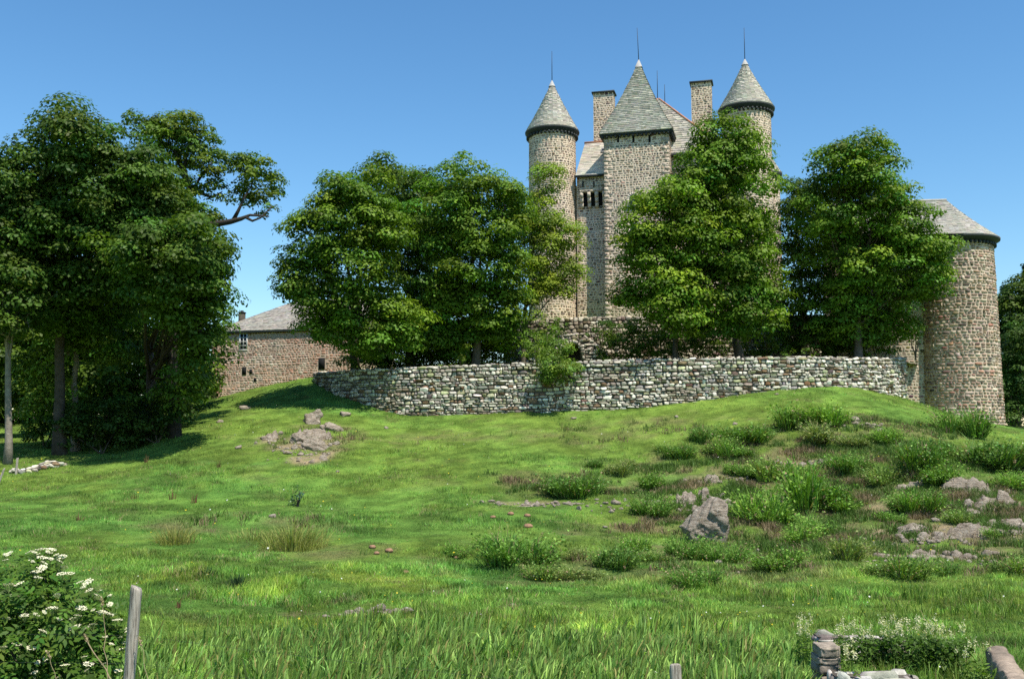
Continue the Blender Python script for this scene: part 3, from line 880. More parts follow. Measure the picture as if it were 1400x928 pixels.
def quad_f(a, b, c_, d):
    def f(u, v):
        u, v = np.broadcast_arrays(np.asarray(u, float), np.asarray(v, float))
        lo = a + (b - a) * u[..., None]; hi = d + (c_ - d) * u[..., None]
        return lo + (hi - lo) * v[..., None]
    return f
mb = MB()
slabs(mb, quad_f(c[0], c[1], r1, r0), 28, .42, rng, (.43, .39, .335)); slabs(mb, quad_f(c[3], c[0], r0, r0 + hx * .05), 26, .45, rng, (.43, .39, .335))
slabs(mb, quad_f(c[1], c[2], r1 + hy * .05, r1), 12, .7, rng); slabs(mb, quad_f(c[2], c[3], r0, r1), 12, .9, rng)
hroof = cpart("roof", mb, house, [M_slab], h_base)
mb = MB(); mb.box(Lh(hL / 2, -ho + .06, zt_h - .12), (hL / 2 + ho, .05, .08), HAX); mb.box(Lh(-ho + .06, hD / 2, zt_h - .12), (.05, hD / 2 + ho - .12, .08), HAX)
cpart("eave", mb, hroof, [M_eave], h_base)
# white barred window with its arched head
a, z = w1
mb = MB(); hw, hh_ = .36, .72
for s in (-1, 1): mb.box(Lh(a + s * hw, -.02, z), (.05, .04, hh_), HAX)
mb.box(Lh(a, -.02, z - hh_ - .03), (hw + .05, .04, .035), HAX); mb.box(Lh(a, -.02, z + hh_ + .03), (hw + .05, .04, .035), HAX)
mb.box(Lh(a, -.035, z), (.025, .015, hh_), HAX)
for k in (-.36, 0, .36): mb.box(Lh(a, -.035, z + k), (hw - .05, .012, .022), HAX)
win = cpart("window", mb, house, [M_white], h_base)
mb = MB(); mb.box(Lh(a, .0, z), (hw - .05, .012, hh_), HAX); cpart("window_pane", mb, win, [M_glass], h_base)
mb = MB()
for t in np.linspace(.25, np.pi - .25, 7):
    d = np.array([math.cos(t), math.sin(t)]); cpos = Lh(a + d[0] * .62, -.03, z + hh_ - .12 + d[1] * .42)
    mb.box(cpos, (.10, .05, .11), [hx * d[1] - EZ * d[0], hy, hx * d[0] + EZ * d[1]], np.array([.34, .22, .15]) * random.Random(int(t * 100)).uniform(.8, 1.2))
cpart("window_arch", mb, win, [M_wallstone], h_base)
for (a, z), (x, y) in ((w2, (.2, .36)), (w3, (.13, .2)), (w4, (.13, .15)), (w5, (.3, .5))):
    mb = MB(); mb.box(Lh(a, -.01, z), (x, .03, y), HAX); cpart("wall_opening", mb, house, [M_dark], h_base)

# red roofed house far behind it
rc = P(322, 470, 116.0); rh_base = rc * [1, 1, 0] + [0, 0, Hz(rc[0], rc[1])]
rh = thing("red_roofed_house", "distant house with red tiled roof and dark chimney behind the farmhouse", "house", rh_base)
ze_, zr_ = float(P(322, 462, 116)[2]), float(P(322, 438, 116)[2])
mb = MB(); mb.box([rc[0] + 3.0, rc[1] + 3.5, (ze_ + rh_base[2]) / 2 - .5], (4.4, 3.5, (ze_ - rh_base[2]) / 2 + .5), None, (.5, .42, .33)); cpart("wall", mb, rh, [M_mortar], rh_base)
mb = MB(); x0, x1, y0, y1 = rc[0] - 1.7, rc[0] + 7.7, rc[1] - .3, rc[1] + 7.3
def rq(a, b, c_, d, mb=mb): mb.add([a, b, c_, d], [[[0, 1, 2, 3]]])
ym = (y0 + y1) / 2
for k in range(10):                          # overlapping tile courses
    for s, ya in ((1, y0), (-1, y1)):
        t0, t1 = k / 10, (k + 1.15) / 10
        p = lambda x, t, l: [x, ya + (ym - ya) * t, ze_ + (zr_ - ze_) * t + l]
        V = [p(x0, t0, .09), p(x1, t0, .09), p(x1, t1, .02), p(x0, t1, .02), p(x0, t0, 0), p(x1, t0, 0)]
        mb.add(V, [[[0, 1, 2, 3], [4, 5, 1, 0]] if s > 0 else [[3, 2, 1, 0], [0, 1, 5, 4]]])
mb.add([[x0 + .2, y0 + .3, ze_], [x0 + .2, ym, zr_ - .1], [x0 + .2, y1 - .3, ze_], [x1 - .2, y0 + .3, ze_], [x1 - .2, ym, zr_ - .1], [x1 - .2, y1 - .3, ze_]], [[[2, 1, 0], [3, 4, 5]]])
cpart("roof", mb, rh, [M_tile], rh_base)
cp = P(331, 428, 118.0)
mb = MB(); mb.box(cp - [0, 0, .9], (.33, .33, .9)); ch = cpart("chimney", mb, rh, [M_core], rh_base)
mb = MB(); mb.box(cp + [0, 0, .05], (.40, .40, .05)); mb.box(cp + [0, 0, .2], (.15, .15, .1)); cpart("chimney_cap", mb, ch, [M_eave], rh_base)

# ------------------------------------------------------------------ retaining wall and terrace
WPX = [(470, 524, 80, 508), (440, 518, 76.5, 509), (430, 522, 74, 509), (445, 530, 71.5, 509), (480, 546, 69, 506), (540, 566, 67.2, 503), (620, 567, 66.4, 500), (700, 566, 66, 497),
       (800, 563, 66, 494), (900, 556, 66, 491), (1000, 540, 66.4, 489), (1100, 528, 67.3, 488), (1170, 530, 69, 489), (1215, 540, 71.5, 490), (1238, 545, 73.6, 489)]
def smooth_path(W, n=40):
    pts = np.array([[*P(a, t, Y)[:2], P(a, t, Y)[2]] for a, b, Y, t in W])
    out = []
    for i in range(len(pts) - 1):
        p0, p1, p2, p3 = pts[max(i - 1, 0)], pts[i], pts[i + 1], pts[min(i + 2, len(pts) - 1)]
        for t in np.arange(n) / n:
            out.append(.5 * ((2 * p1) + (-p0 + p2) * t + (2 * p0 - 5 * p1 + 4 * p2 - p3) * t * t + (-p0 + 3 * p1 - 3 * p2 + p3) * t ** 3))
    out.append(pts[-1]); return np.array(out)
def path_f(path):
    S = np.r_[0, np.cumsum(np.linalg.norm(np.diff(path[:, :2], axis=0), axis=1))]
    xy = lambda u: np.stack([np.interp(u, S, path[:, 0]), np.interp(u, S, path[:, 1])], -1)
    def f(u, v):
        u, v = np.broadcast_arrays(np.asarray(u, float), np.asarray(v, float))
        return np.concatenate([xy(u), v[..., None]], -1)
    top = lambda u: np.interp(u, S, path[:, 2])
    def nrm(u):
        d = xy(u + .05) - xy(u - .05); n = np.stack([d[..., 1], -d[..., 0]], -1); return n / (np.linalg.norm(n, axis=-1, keepdims=True) + 1e-9)
    return f, top, xy, nrm, S[-1]
def dry_wall(name, path, label, seed, thick=.6, hr=(.10, .31), wr=(.14, .60), pal=PAL_DRY, depth=.10, base_off=.35, botf=None, holes=(), cope=True, cat="wall", group=None, gap=.02, parent=None):
    """one dry stone wall: dark core, separate rounded stones on its faces and along the top"""
    rng = np.random.default_rng(seed)
    f0, top, xy, nrm, L = path_f(path)
    bot = botf or (lambda u: H(*np.moveaxis(xy(np.asarray(u, float)), -1, 0)) - base_off)
    wob = lambda u: top(u) + .07 * (vnoise(np.asarray(u) * .9, np.asarray(u) * 0, seed) - .5)
    b = f0(np.array([L / 2]), np.array([0]))[0]; b[2] = float(bot(np.array([L / 2]))[0])
    mb = MB(); nu = max(8, int(L / .5))
    sheet(mb, f0, 0, L, bot, lambda u: top(u) - .06, nu, 3, (1, 1, 1), 1)
    st = pack(rng, 0, L, bot, wob, hr, wr, gap, holes, wob=.10)
    col = pick(rng, len(st), pal)
    g = fbm(st[:, 0] / 2.2, st[:, 1] / 1.5, seed + 3, 3)
    rust = (smooth(.58, .7, g) * .55)[:, None]; col = col * (1 - rust) + np.array([.22, .16, .095]) * rust
    stones(mb, f0, st, col, depth, rng, .58, ((1, -.5), (.98, .35), (.84, .85), (.5, 1.0)), .42)
    # top course laid across the wall, and the plain back
    ft = lambda u, v: f0(u, 0 * v) * [1, 1, 0] - np.concatenate([nrm(u) * np.asarray(v)[..., None], -top(u)[..., None]], -1)
    sheet(mb, ft, 0, L, lambda u: 0 * u, lambda u: 0 * u + thick, nu, 2, (1, 1, 1), 1)
    if cope:
        stt = pack(rng, 0, L, lambda u: 0 * u, lambda u: 0 * u + thick, (thick * .42, thick * .6), (.3, .6), .02)
        stones(mb, lambda u, v: ft(*np.broadcast_arrays(u, v)) - [0, 0, .05], stt, pick(rng, len(stt), pal) * 1.02, .09, rng, .7, ((1, -.5), (.95, .4), (.7, 1)), .25)
    fb = lambda u, v: f0(u, v) - np.concatenate([nrm(u) * thick, np.zeros(np.shape(u) + (1,))], -1)
    sheet(mb, lambda u, v: fb(*np.broadcast_arrays(u, v)), 0, L, bot, lambda u: top(u), nu, 3, (1, 1, 1), 1)
    for e, sg in ((0.0, 1), (L, -1)):
        a = f0(np.array([e]), np.array([0]))[0]; n = np.r_[nrm(np.array([e]))[0], 0]
        fe = (lambda u, v, a=a, n=n, sg=sg: a - n * ((thick - u) if sg > 0 else u)[..., None] * 1 + np.stack([0 * v, 0 * v, v], -1))
        z0, z1 = float(bot(np.array([e]))[0]), float(top(np.array([e]))[0])
        if z1 - z0 > .15:
            sheet(mb, lambda u, v: fe(*np.broadcast_arrays(u, v)), 0, thick, lambda u: 0 * u + z0, lambda u: 0 * u + z1 - .05, 2, 2, (1, 1, 1), 1)
            se = pack(rng, 0, thick, lambda u: 0 * u + z0, lambda u: 0 * u + z1, hr, (min(.25, thick * .5), thick * .7), gap)
            stones(mb, lambda u, v: fe(*np.broadcast_arrays(u, v)), se, pick(rng, len(se), pal), depth * .8, rng, .72, ((1, -.5), (.97, .25), (.80, .8), (.45, 1.05)), .3)
    if parent is not None:
        return link(name, mb.mesh(name, [M_drystone, M_core], parent.location), parent)
    o = link(name, mb.mesh(name, [M_drystone, M_core], b), None, tuple(b))
    return tag(o, label, cat, group)
wpath = smooth_path(WPX)
dry_wall("retaining_wall", wpath, "long curved dry stone retaining wall of pale lichened stones along the terrace edge", 81)

# terrace ground behind it: lower lawn, then the castle court behind the upper wall
UPX = [(690, 470, 84, 441), (697, 480, 80.5, 440), (740, 480, 79.6, 437), (800, 480, 79.0, 434), (838, 480, 78.7, 433), (900, 480, 78.4, 432), (1000, 480, 78, 431), (1120, 480, 78, 431)]
upath = smooth_path(UPX)
poly = np.r_[wpath[:, :2], [P(1262, 500, 77)[:2]], [P(1300, 500, 80)[:2]], [P(1300, 500, 100)[:2]], [P(560, 500, 104)[:2]], [P(500, 500, 92)[:2]]]
def inside(x, y, pl):
    r = np.zeros(x.shape, bool); n = len(pl)
    for i in range(n):
        x0, y0 = pl[i]; x1, y1 = pl[(i + 1) % n]
        k = ((y0 > y) != (y1 > y)) & (x < (x1 - x0) * (y - y0) / (y1 - y0 + 1e-12) + x0); r ^= k
    return r
uS = upath[np.argsort(upath[:, 0])]
xl = P(700, 440, 80.5)[0]
def Ht(x, y):
    yw = np.interp(x, wpath[80:, 0], wpath[80:, 1]); zt = np.interp(x, wpath[80:, 0], wpath[80:, 2])
    yu = np.interp(x, uS[:, 0], uS[:, 1])
    z = zt - .35 + (y - yw) * .035 + (fbm(x / 2.5, y / 2.5, 66, 4) - .5) * .5 * smooth(.5, 3, y - yw)
    zt2 = 9.75
    st = smooth(-.1, .5, y - yu - .25) * smooth(-.6, .3, x - xl)
    return z * (1 - st) + zt2 * st
tx = np.arange(-16, 40, .4); ty = np.arange(65, 104, .4)
TX, TY = np.meshgrid(tx, ty); TZ = Ht(TX, TY)
i = (np.arange(len(ty) - 1)[:, None] * len(tx) + np.arange(len(tx) - 1)[None]).ravel()
cxy = np.stack([TX.ravel()[i] + .2, TY.ravel()[i] + .2], 1)
k = inside(cxy[:, 0], cxy[:, 1], poly)
q = np.stack([i, i + 1, i + len(tx) + 1, i + len(tx)], 1)[k]
structure("terrace_ground", mesh_np("terrace_ground", np.stack([TX, TY, TZ], -1).reshape(-1, 3), [q], M_ground, ground_col(TX.ravel(), TY.ravel()), smooth_shade=True))
dry_wall("terrace_wall", upath, "upper rubble terrace wall with light coping below the castle keep", 82, hr=(.2, .34), wr=(.25, .5),
         botf=lambda u: np.full_like(np.asarray(u, float), 6.0), pal=[(3, (.52, .46, .36)), (3, (.62, .55, .44)), (2, (.38, .32, .24)), (1, (.22, .18, .13))])

# small vaulted cellar with an arched opening
ca = P(783, 495, 76.0); cb_ = [ca[0] + .0, ca[1] + 1.2, 5.5]
cellar = thing("stone_cellar", "small sloping dry stone cellar with dark arched opening above the retaining wall", "cellar", cb_)
def czw(px): return np.interp(px, [716, 735, 750, 763, 795, 812, 826, 834], [495, 488, 474, 459, 456, 468, 480, 492])
cu0, cu1 = P(716, 495, 76)[0], P(834, 495, 76)[0]
def cf(u, v):
    u, v = np.broadcast_arrays(np.asarray(u, float), np.asarray(v, float)); return np.stack([u, 76 + 0 * u - .06 * (u - cu0), v], -1)
ctop = lambda u: P(0, 0, 76)[2] * 0 + np.array([P(0, czw(700 + a / 76 * F), 76)[2] for a in np.atleast_1d(u).ravel()]).reshape(np.shape(u))
acx, acz, ar = P(782, 495, 76)[0], P(782, 482, 76)[2], .70
mb = MB(); rng = np.random.default_rng(83)
zsill = float(P(782, 500, 76)[2])
st = pack(rng, cu0, cu1, lambda u: 0 * u + 4.8, ctop, (.12, .24), (.25, .6), .03, [(acx - ar, acx + ar, 4.0, acz)])
st = st[(np.hypot(st[:, 0] - acx, st[:, 1] - acz) > ar + .05) | (st[:, 1] < 4.9)]
stones(mb, cf, st, pick(rng, len(st), [(3, (.58, .53, .44)), (3, (.48, .43, .35)), (2, (.68, .63, .54)), (1.2, (.30, .25, .18)), (.8, (.34, .34, .17))]), .10, rng, .72, ((1, -.5), (.97, .25), (.8, .8), (.45, 1.05)), .3)
th = np.linspace(0, np.pi, 12)
for t in th:
    d = np.array([math.cos(t), 0, math.sin(t)]); e = np.array([-d[2], 0, d[0]])
    mb.box(np.array([acx, 75.93 - .06 * (acx - cu0), acz]) + d * (ar + .12), (.13, .10, .085), [d, [0, 1, 0], e], np.array([.36, .33, .28]) * rng.uniform(.7, 1.2))
# body: core with the arch cut through it
us = np.linspace(cu0, cu1, 60)
V = []; fcs = []
for a in us:
    zt_c = float(ctop(np.array([a]))[0]) - .04; d = abs(a - acx)
    zl = (acz + math.sqrt(max(ar * ar - d * d, 0))) if d < ar else 4.8
    p0 = cf(np.array([a]), np.array([zl]))[0]; p1 = cf(np.array([a]), np.array([zt_c]))[0]
    V += [p0, p1, p1 + [0, 2.6, 0], p0 + [0, 2.6, 0]]
for j in range(len(us) - 1):
    a, b = j * 4, j * 4 + 4
    fcs += [[a, b, b + 1, a + 1], [a + 1, b + 1, b + 2, a + 2], [a, a + 3, b + 3, b]]
mb.add(V, [fcs], (1, 1, 1), 1)
mb.box([acx, 76 + 1.9, acz - .6], (ar + .1, .05, 1.6), None, (1, 1, 1), 1)
st = pack(rng, cu0 + .1, cu1 - .1, lambda u: 0 * u, lambda u: 0 * u + 2.4, (.3, .5), (.3, .6), .03)
stones(mb, lambda u, v: (lambda a, b: np.stack([a, 76.1 + b - .06 * (a - cu0), ctop(a) - .05], -1))(*np.broadcast_arrays(u, v)), st, pick(rng, len(st), [(3, (.42, .38, .32)), (2, (.33, .29, .24)), (1.5, (.17, .20, .07))]), .1, rng, .7, ((1, -.5), (.95, .4), (.7, 1)), .3)
link("wall", mb.mesh("wall", [M_drystone, M_core], cb_), cellar)

# tumbled field wall on the left and stone tank in the foreground
fw = smooth_path([(22, 652, 50, 642), (40, 648, 50.6, 641), (60, 644, 51.5, 636), (78, 640, 52.5, 630), (95, 636, 54, 634)], 12)
dry_wall("field_wall", fw, "short tumbled dry stone field wall beside the shaded wood", 84, thick=.55, hr=(.14, .26), wr=(.2, .5), depth=.16, base_off=.2)

# ------------------------------------------------------------------ foliage
LEAFQ = np.array([[0, -.5, 0], [.34, -.05, .06], [0, .55, 0], [-.34, -.05, .06]])
def leaves(mb, pos, nrm, size, col, rng, shape=LEAFQ, mi=0, tip=None):
    """one small kite shaped face per leaf; nrm is the side it turns to the light"""
    N = len(pos)
    n = nrm / (np.linalg.norm(nrm, axis=1)[:, None] + 1e-9)
    t = rng.normal(0, 1, (N, 3)) if tip is None else tip + rng.normal(0, .45, (N, 3))
    t -= n * (t * n).sum(1)[:, None]; t /= np.linalg.norm(t, axis=1)[:, None] + 1e-9
    b = np.cross(t, n)
    s = (size * rng.uniform(.6, 1.35, N))[:, None, None]
    V = pos[:, None] + s * (shape[None, :, 0:1] * b[:, None] + shape[None, :, 1:2] * t[:, None] + shape[None, :, 2:3] * n[:, None])
    k = len(shape)
    F_ = np.arange(N)[:, None] * k + np.arange(k)[None]
    mb.add(V.reshape(-1, 3), [F_], np.repeat(col, k, 0), mi)

def rand_dir(rng, n):
    v = rng.normal(0, 1, (n, 3)); return v / np.linalg.norm(v, axis=1)[:, None]

def lobe(px, py, rx, ry, Y, deep=1.0):
    c = P(px, py, Y); m = mpp(Y) * 1.06; return (c, np.array([rx * m, rx * m * deep, ry * m]))

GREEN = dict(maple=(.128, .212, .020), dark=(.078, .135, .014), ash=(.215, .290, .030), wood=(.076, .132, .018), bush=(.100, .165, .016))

def crown_mesh(lobes, base, rng, tint, leaf=.22, dens=.86, clump=(.6, 1.35), per=120, flat=.46, var=.24, up=.45, name="crown", fill=.30):
    mb = MB(); tint = np.array(tint); clumps = []
    for c, r in lobes:
        a = 4 * np.pi * ((r[0] * r[1]) ** 1.6 / 3 + (r[0] * r[2]) ** 1.6 / 3 + (r[1] * r[2]) ** 1.6 / 3) ** (1 / 1.6)
        n = max(5, int(a * .72 * dens))
        d = rand_dir(rng, n); rad = np.where(rng.random(n) < fill, rng.uniform(.3, .8, n), rng.uniform(.80, 1.0, n) + .22 * (rng.random(n) < .12))
        p = c + d * r * rad[:, None]
        clumps.append((p, np.full(n, 1.0) * rng.uniform(clump[0], clump[1], n) * min(1, r.min() / 1.0), d * rad[:, None]))
    cp = np.concatenate([k[0] for k in clumps]); cr = np.concatenate([k[1] for k in clumps]); cdv = np.concatenate([k[2] for k in clumps])
    n = np.maximum(12, (per * (cr / np.mean(clump)) ** 2).astype(int))
    idx = np.repeat(np.arange(len(cp)), n); N = len(idx)
    d = rand_dir(rng, N); d[:, 2] = np.where(rng.random(N) < .80, np.abs(d[:, 2]), d[:, 2])
    rr = rng.uniform(.45, 1.05, N) ** .6
    pos = cp[idx] + d * rr[:, None] * cr[idx][:, None] * np.array([1, 1, flat]) + rng.normal(0, .07, (N, 3))
    # leaves droop towards the rim of their clump
    hd = np.hypot(d[:, 0], d[:, 1]) * rr
    pos[:, 2] -= hd ** 2 * cr[idx] * .28
    nr = d * [1, 1, 1.1] + cdv[idx] * .3 + np.array([0, 0, up]) + rng.normal(0, .30, (N, 3))
    ct = rng.normal(1, var, (len(cp), 1)).clip(.55, 1.6); hue = rng.normal(0, .09, (len(cp), 1))
    col = tint * ct[idx] * rng.normal(1, .16, (N, 1)).clip(.5, 1.6) * (1 + hue[idx] * np.array([1.6, .3, -.6]))
    leaves(mb, pos, nr, leaf, np.clip(col, .004, .6), rng)
    return mb.mesh(name, [M_leaf], base), cp

def bez(a, b, sag=.0, n=6, rng=None, wig=.0):
    t = np.linspace(0, 1, n)[:, None]; m = (a + b) / 2 + np.array([0, 0, sag])
    p = (1 - t) ** 2 * a + 2 * t * (1 - t) * m + t * t * b
    if rng is not None and wig: p[1:-1] += rng.normal(0, wig, (n - 2, 3))
    return p

def trunk_mesh(base, fork, lobes, cp, rng, r=.3, col=(.13, .105, .085), limbs=True, extra=(), twigs=6):
    mb = MB(); base = np.array(base, float)
    L = np.linalg.norm(fork - base)
    pts = bez(base - [0, 0, .3], fork, 0, 7, rng, .06 * r / .3)
    rad = np.linspace(1.15, .72, 7) * r; rad[0] *= 1.45; rad[1] *= 1.1
    mb.tube(pts, rad, 9, col)
    for c, lr in lobes if limbs else ():
        s = pts[rng.integers(4, 7)]
        e = c - np.array([0, 0, lr[2] * .35])
        lp = bez(s, e, -.12 * np.linalg.norm(e - s) * rng.uniform(-.2, 1), 6, rng, .10)
        r0 = r * .42 * min(1, lr[0] / 2 + .3)
        mb.tube(lp, np.linspace(r0, r0 * .35, 6), 6, col, 0, False)
        near = cp[np.linalg.norm((cp - c) / lr, axis=1) < 1.02]
        if len(near):
            for k in near[rng.choice(len(near), min(twigs, len(near)), False)]:
                tp = bez(lp[rng.integers(3, 6)], k, .1, 4, rng, .06)
                mb.tube(tp, np.linspace(r0 * .34, .012, 4), 4, col, 0, False)
    for pl, r0, r1 in extra:
        mb.tube(pl, np.linspace(r0, r1, len(pl)), 7, col)
    return mb

def tree(name, label, base, fork, lobes, seed, tint, cat="tree", group=None, r=.3, bark=(.13, .105, .085), extra=(), limbs=True, **k):
    rng = np.random.default_rng(seed); base = np.array(base, float)
    o = thing(name, label, cat, base, group)
    cm, cp = crown_mesh(lobes, base, rng, tint, **k)
    tm = trunk_mesh(base, np.array(fork, float), lobes, cp, rng, r, bark, limbs, extra)
    link("trunk", tm.mesh("trunk", [M_bark], base, True), o)
    link("crown", cm, o)
    return o

def on_ground(px, Y, fn=None):
    x = (px - 700) / F * Y * 1.0
    for _ in range(4):
        z = float((fn or H)(np.array([x]), np.array([Y]))[0]); v = z
        # same horizontal ray direction at this height
        py = 464 - F * (z * CT - Y * ST) / (Y * CT + z * ST)
        x = P(px, py, Y)[0]
    return np.array([x, Y, z])

GT = "trees on the terrace"
GW = "trees in the wood on the left"
def lob(L, Y, deep=1.0, tuck=0.0):
    """lobes of one crown; tuck sets the lowest lobes back and brings the top forward, as an overhanging crown does"""
    ys = [a[1] for a in L]; lo, hi = min(ys), max(ys); out = []
    for a in L:
        t = (a[1] - lo) / (hi - lo + 1e-6)
        out.append(lobe(*a[:4], Y + (0 if tuck else (a[4] if len(a) > 4 else 0)) + tuck * (t - .45), deep * (1 - .35 * t if tuck else 1)))
    return out

# terrace, left of the keep
tree("maple_tree", "broad dark green tree at the left end of the terrace overhanging the wall", on_ground(485, 73, Ht), P(483, 415, 72.5),
     lob([(470, 300, 45, 40), (430, 330, 40, 38), (411, 372, 30, 38, -1), (440, 400, 45, 40, -1), (490, 360, 50, 50, -1.5), (440, 435, 34, 25, -1.5), (520, 310, 40, 40), (500, 425, 50, 38, -2), (457, 266, 28, 25), (396, 352, 15, 15), (468, 455, 34, 18, -1), (500, 260, 34, 26), (540, 440, 40, 30, -1), (520, 472, 45, 18, 0)], 65.8, 1.6, 3), 101, GREEN["maple"], group=GT)
tree("maple_tree", "tall dark crowned tree rising behind the broad tree at the left end of the terrace", on_ground(560, 75.5, Ht), P(560, 400, 75.5),
     lob([(525, 236, 30, 24), (555, 268, 42, 35), (595, 252, 30, 18), (540, 330, 50, 50), (565, 400, 50, 50), (590, 310, 45, 45), (620, 420, 40, 40), (570, 455, 45, 25)], 75.0, 1.2, 4), 102, GREEN["dark"], group=GT)
tree("maple_tree", "wide dense tree in the middle of the terrace left of the keep", on_ground(652, 73, Ht), P(652, 410, 73),
     lob([(640, 246, 38, 30), (608, 298, 50, 45), (660, 300, 50, 45), (690, 272, 28, 28), (640, 360, 60, 50, -1), (600, 400, 50, 45, -1.5), (680, 370, 42, 45, -1), (650, 425, 60, 38, -1.5), (698, 415, 24, 28), (590, 455, 45, 24, -1), (640, 468, 45, 20, 0), (690, 450, 28, 28, 0)], 70.8, 1.4, 5), 103, GREEN["maple"], group=GT)
tree("ash_tree", "slender light green feathery tree beside the left corner turret", on_ground(715, 75, Ht), P(718, 420, 75),
     lob([(742, 252, 24, 26), (744, 232, 11, 14), (735, 300, 34, 34), (765, 318, 28, 22), (776, 365, 24, 17), (742, 358, 34, 34), (760, 393, 32, 16), (720, 340, 30, 40), (718, 405, 28, 28), (704, 292, 24, 30)], 75), 104, GREEN["ash"], group=GT, leaf=.16, r=.2, per=150, clump=(.5, 1.0), flat=.6, var=.15, dens=1.1)
# right of the keep
tree("maple_tree", "round light green tree in front of the keep, left one of the pair", on_ground(925, 73, Ht), P(922, 425, 73),
     lob([(888, 300, 34, 30), (873, 345, 34, 30), (905, 350, 40, 40, -1), (868, 395, 28, 20), (902, 408, 42, 26, -1), (938, 330, 40, 40), (928, 278, 34, 26), (940, 398, 38, 32), (850, 400, 12, 10), (905, 265, 24, 18), (925, 440, 40, 18)], 67.0, 1.6, 1.5), 105, (.155, .245, .020), group=GT, r=.2)
tree("maple_tree", "big tall tree directly in front of the right corner turret", on_ground(1010, 74, Ht), P(1008, 400, 74),
     lob([(985, 192, 34, 28), (1002, 216, 40, 35), (962, 226, 36, 28), (1010, 260, 52, 45), (950, 272, 48, 44), (1030, 318, 34, 44), (990, 330, 60, 55, -1.5), (1022, 388, 44, 40, -1), (972, 388, 48, 38, -1), (1048, 410, 22, 26), (1000, 164, 15, 12), (1018, 435, 45, 20, -1), (985, 440, 35, 18)], 68.6, 1.6, 2.5), 106, GREEN["maple"], group=GT)
tree("maple_tree", "narrow dark tree in the gap right of the big turret tree", on_ground(1100, 75.5, Ht), P(1098, 420, 75.5),
     lob([(1090, 266, 26, 28), (1085, 310, 26, 38), (1102, 360, 36, 45), (1092, 412, 34, 38), (1125, 300, 30, 30)], 75.5), 107, GREEN["dark"], group=GT, r=.22)
tree("maple_tree", "large spreading dark tree in front of the round tower building", on_ground(1173, 73, Ht), P(1173, 420, 73),
     lob([(1175, 214, 36, 28), (1145, 236, 38, 33), (1196, 250, 38, 38), (1130, 290, 42, 44), (1190, 300, 50, 45, -1), (1240, 310, 40, 30), (1262, 342, 36, 24), (1160, 350, 55, 50, -1.5), (1222, 370, 52, 40, -1), (1264, 380, 30, 26), (1140, 408, 44, 38, -1), (1200, 420, 50, 32, -1), (1228, 262, 18, 14), (1170, 448, 50, 20, -1), (1215, 445, 35, 18)], 71.2, 1.4, 5), 108, GREEN["maple"], group=GT)

# wood on the left
tree("old_tree", "gnarled old tree with bare crooked limbs rising out of the wood", on_ground(238, 60), P(238, 330, 60),
     lob([(240, 196, 50, 40), (204, 184, 28, 24), (275, 205, 28, 25), (296, 226, 22, 20), (350, 250, 30, 36), (364, 284, 18, 12), (328, 272, 16, 14), (225, 245, 35, 30), (300, 260, 18, 14), (340, 218, 18, 12), (262, 180, 28, 22), (230, 170, 26, 18), (345, 225, 20, 20), (372, 255, 14, 20), (225, 280, 40, 34), (265, 290, 30, 20), (285, 250, 22, 18)], 60), 111, (.110, .170, .020), group=GW, limbs=False, leaf=.19, clump=(.45, .85), dens=1.25, fill=.25, per=95, bark=(.05, .042, .035),
     extra=[(np.array([P(238, 335, 60), P(226, 322, 60), P(240, 290, 60), P(262, 266, 60), P(252, 235, 60), P(238, 205, 60), P(215, 190, 60)]), .42, .06),
            (np.array([P(262, 266, 60), P(275, 240, 60), P(290, 222, 60)]), .2, .04), (np.array([P(250, 240, 60), P(254, 215, 59.6), P(262, 195, 59.5)]), .15, .04), (np.array([P(256, 252, 60), P(245, 232, 60.6), P(222, 225, 60.6)]), .12, .03),
            (np.array([P(232, 330, 60), P(262, 308, 60), P(290, 307, 59.5), P(315, 303, 59.3), P(330, 299, 59), P(342, 294, 59), P(368, 296, 59)]), .30, .04),
            (np.array([P(318, 303, 59.3), P(326, 288, 59), P(334, 270, 59), P(346, 250, 59)]), .14, .03), (np.array([P(336, 297, 59), P(345, 302, 59), P(356, 298, 59), P(372, 282, 59)]), .10, .03), (np.array([P(268, 262, 60), P(290, 270, 60), P(304, 262, 60)]), .12, .03)])
tree("tall_tree", "tallest tree of the wood on the left with ragged top", on_ground(82, 58), P(84, 330, 58),
     lob([(95, 168, 26, 28), (62, 186, 18, 18), (122, 200, 44, 38), (150, 240, 56, 46), (92, 260, 58, 58), (58, 232, 36, 38), (180, 300, 50, 50, -1), (110, 340, 70, 60, -1.5), (42, 330, 45, 55), (130, 400, 60, 40, -2), (70, 390, 50, 34), (200, 260, 45, 40), (150, 300, 60, 50, -2), (215, 330, 40, 40), (235, 295, 34, 30), (195, 230, 34, 34), (25, 260, 40, 40), (20, 400, 45, 50), (160, 370, 60, 36), (110, 430, 60, 30)], 55.2, 1.9, 5), 112, GREEN["wood"], group=GW, r=.28, leaf=.21, bark=(.075, .060, .048))
tree("tall_tree", "pale trunked tree at the left edge of the photo", on_ground(11, 54), P(12, 420, 54),
     lob([(0, 252, 44, 42), (22, 300, 46, 46), (-35, 330, 50, 60), (28, 390, 44, 40), (-15, 425, 45, 35), (40, 440, 30, 18), (30, 345, 45, 45)], 53.5, 1.4), 113, GREEN["wood"], group=GW, r=.17, bark=(.22, .19, .155), leaf=.21)
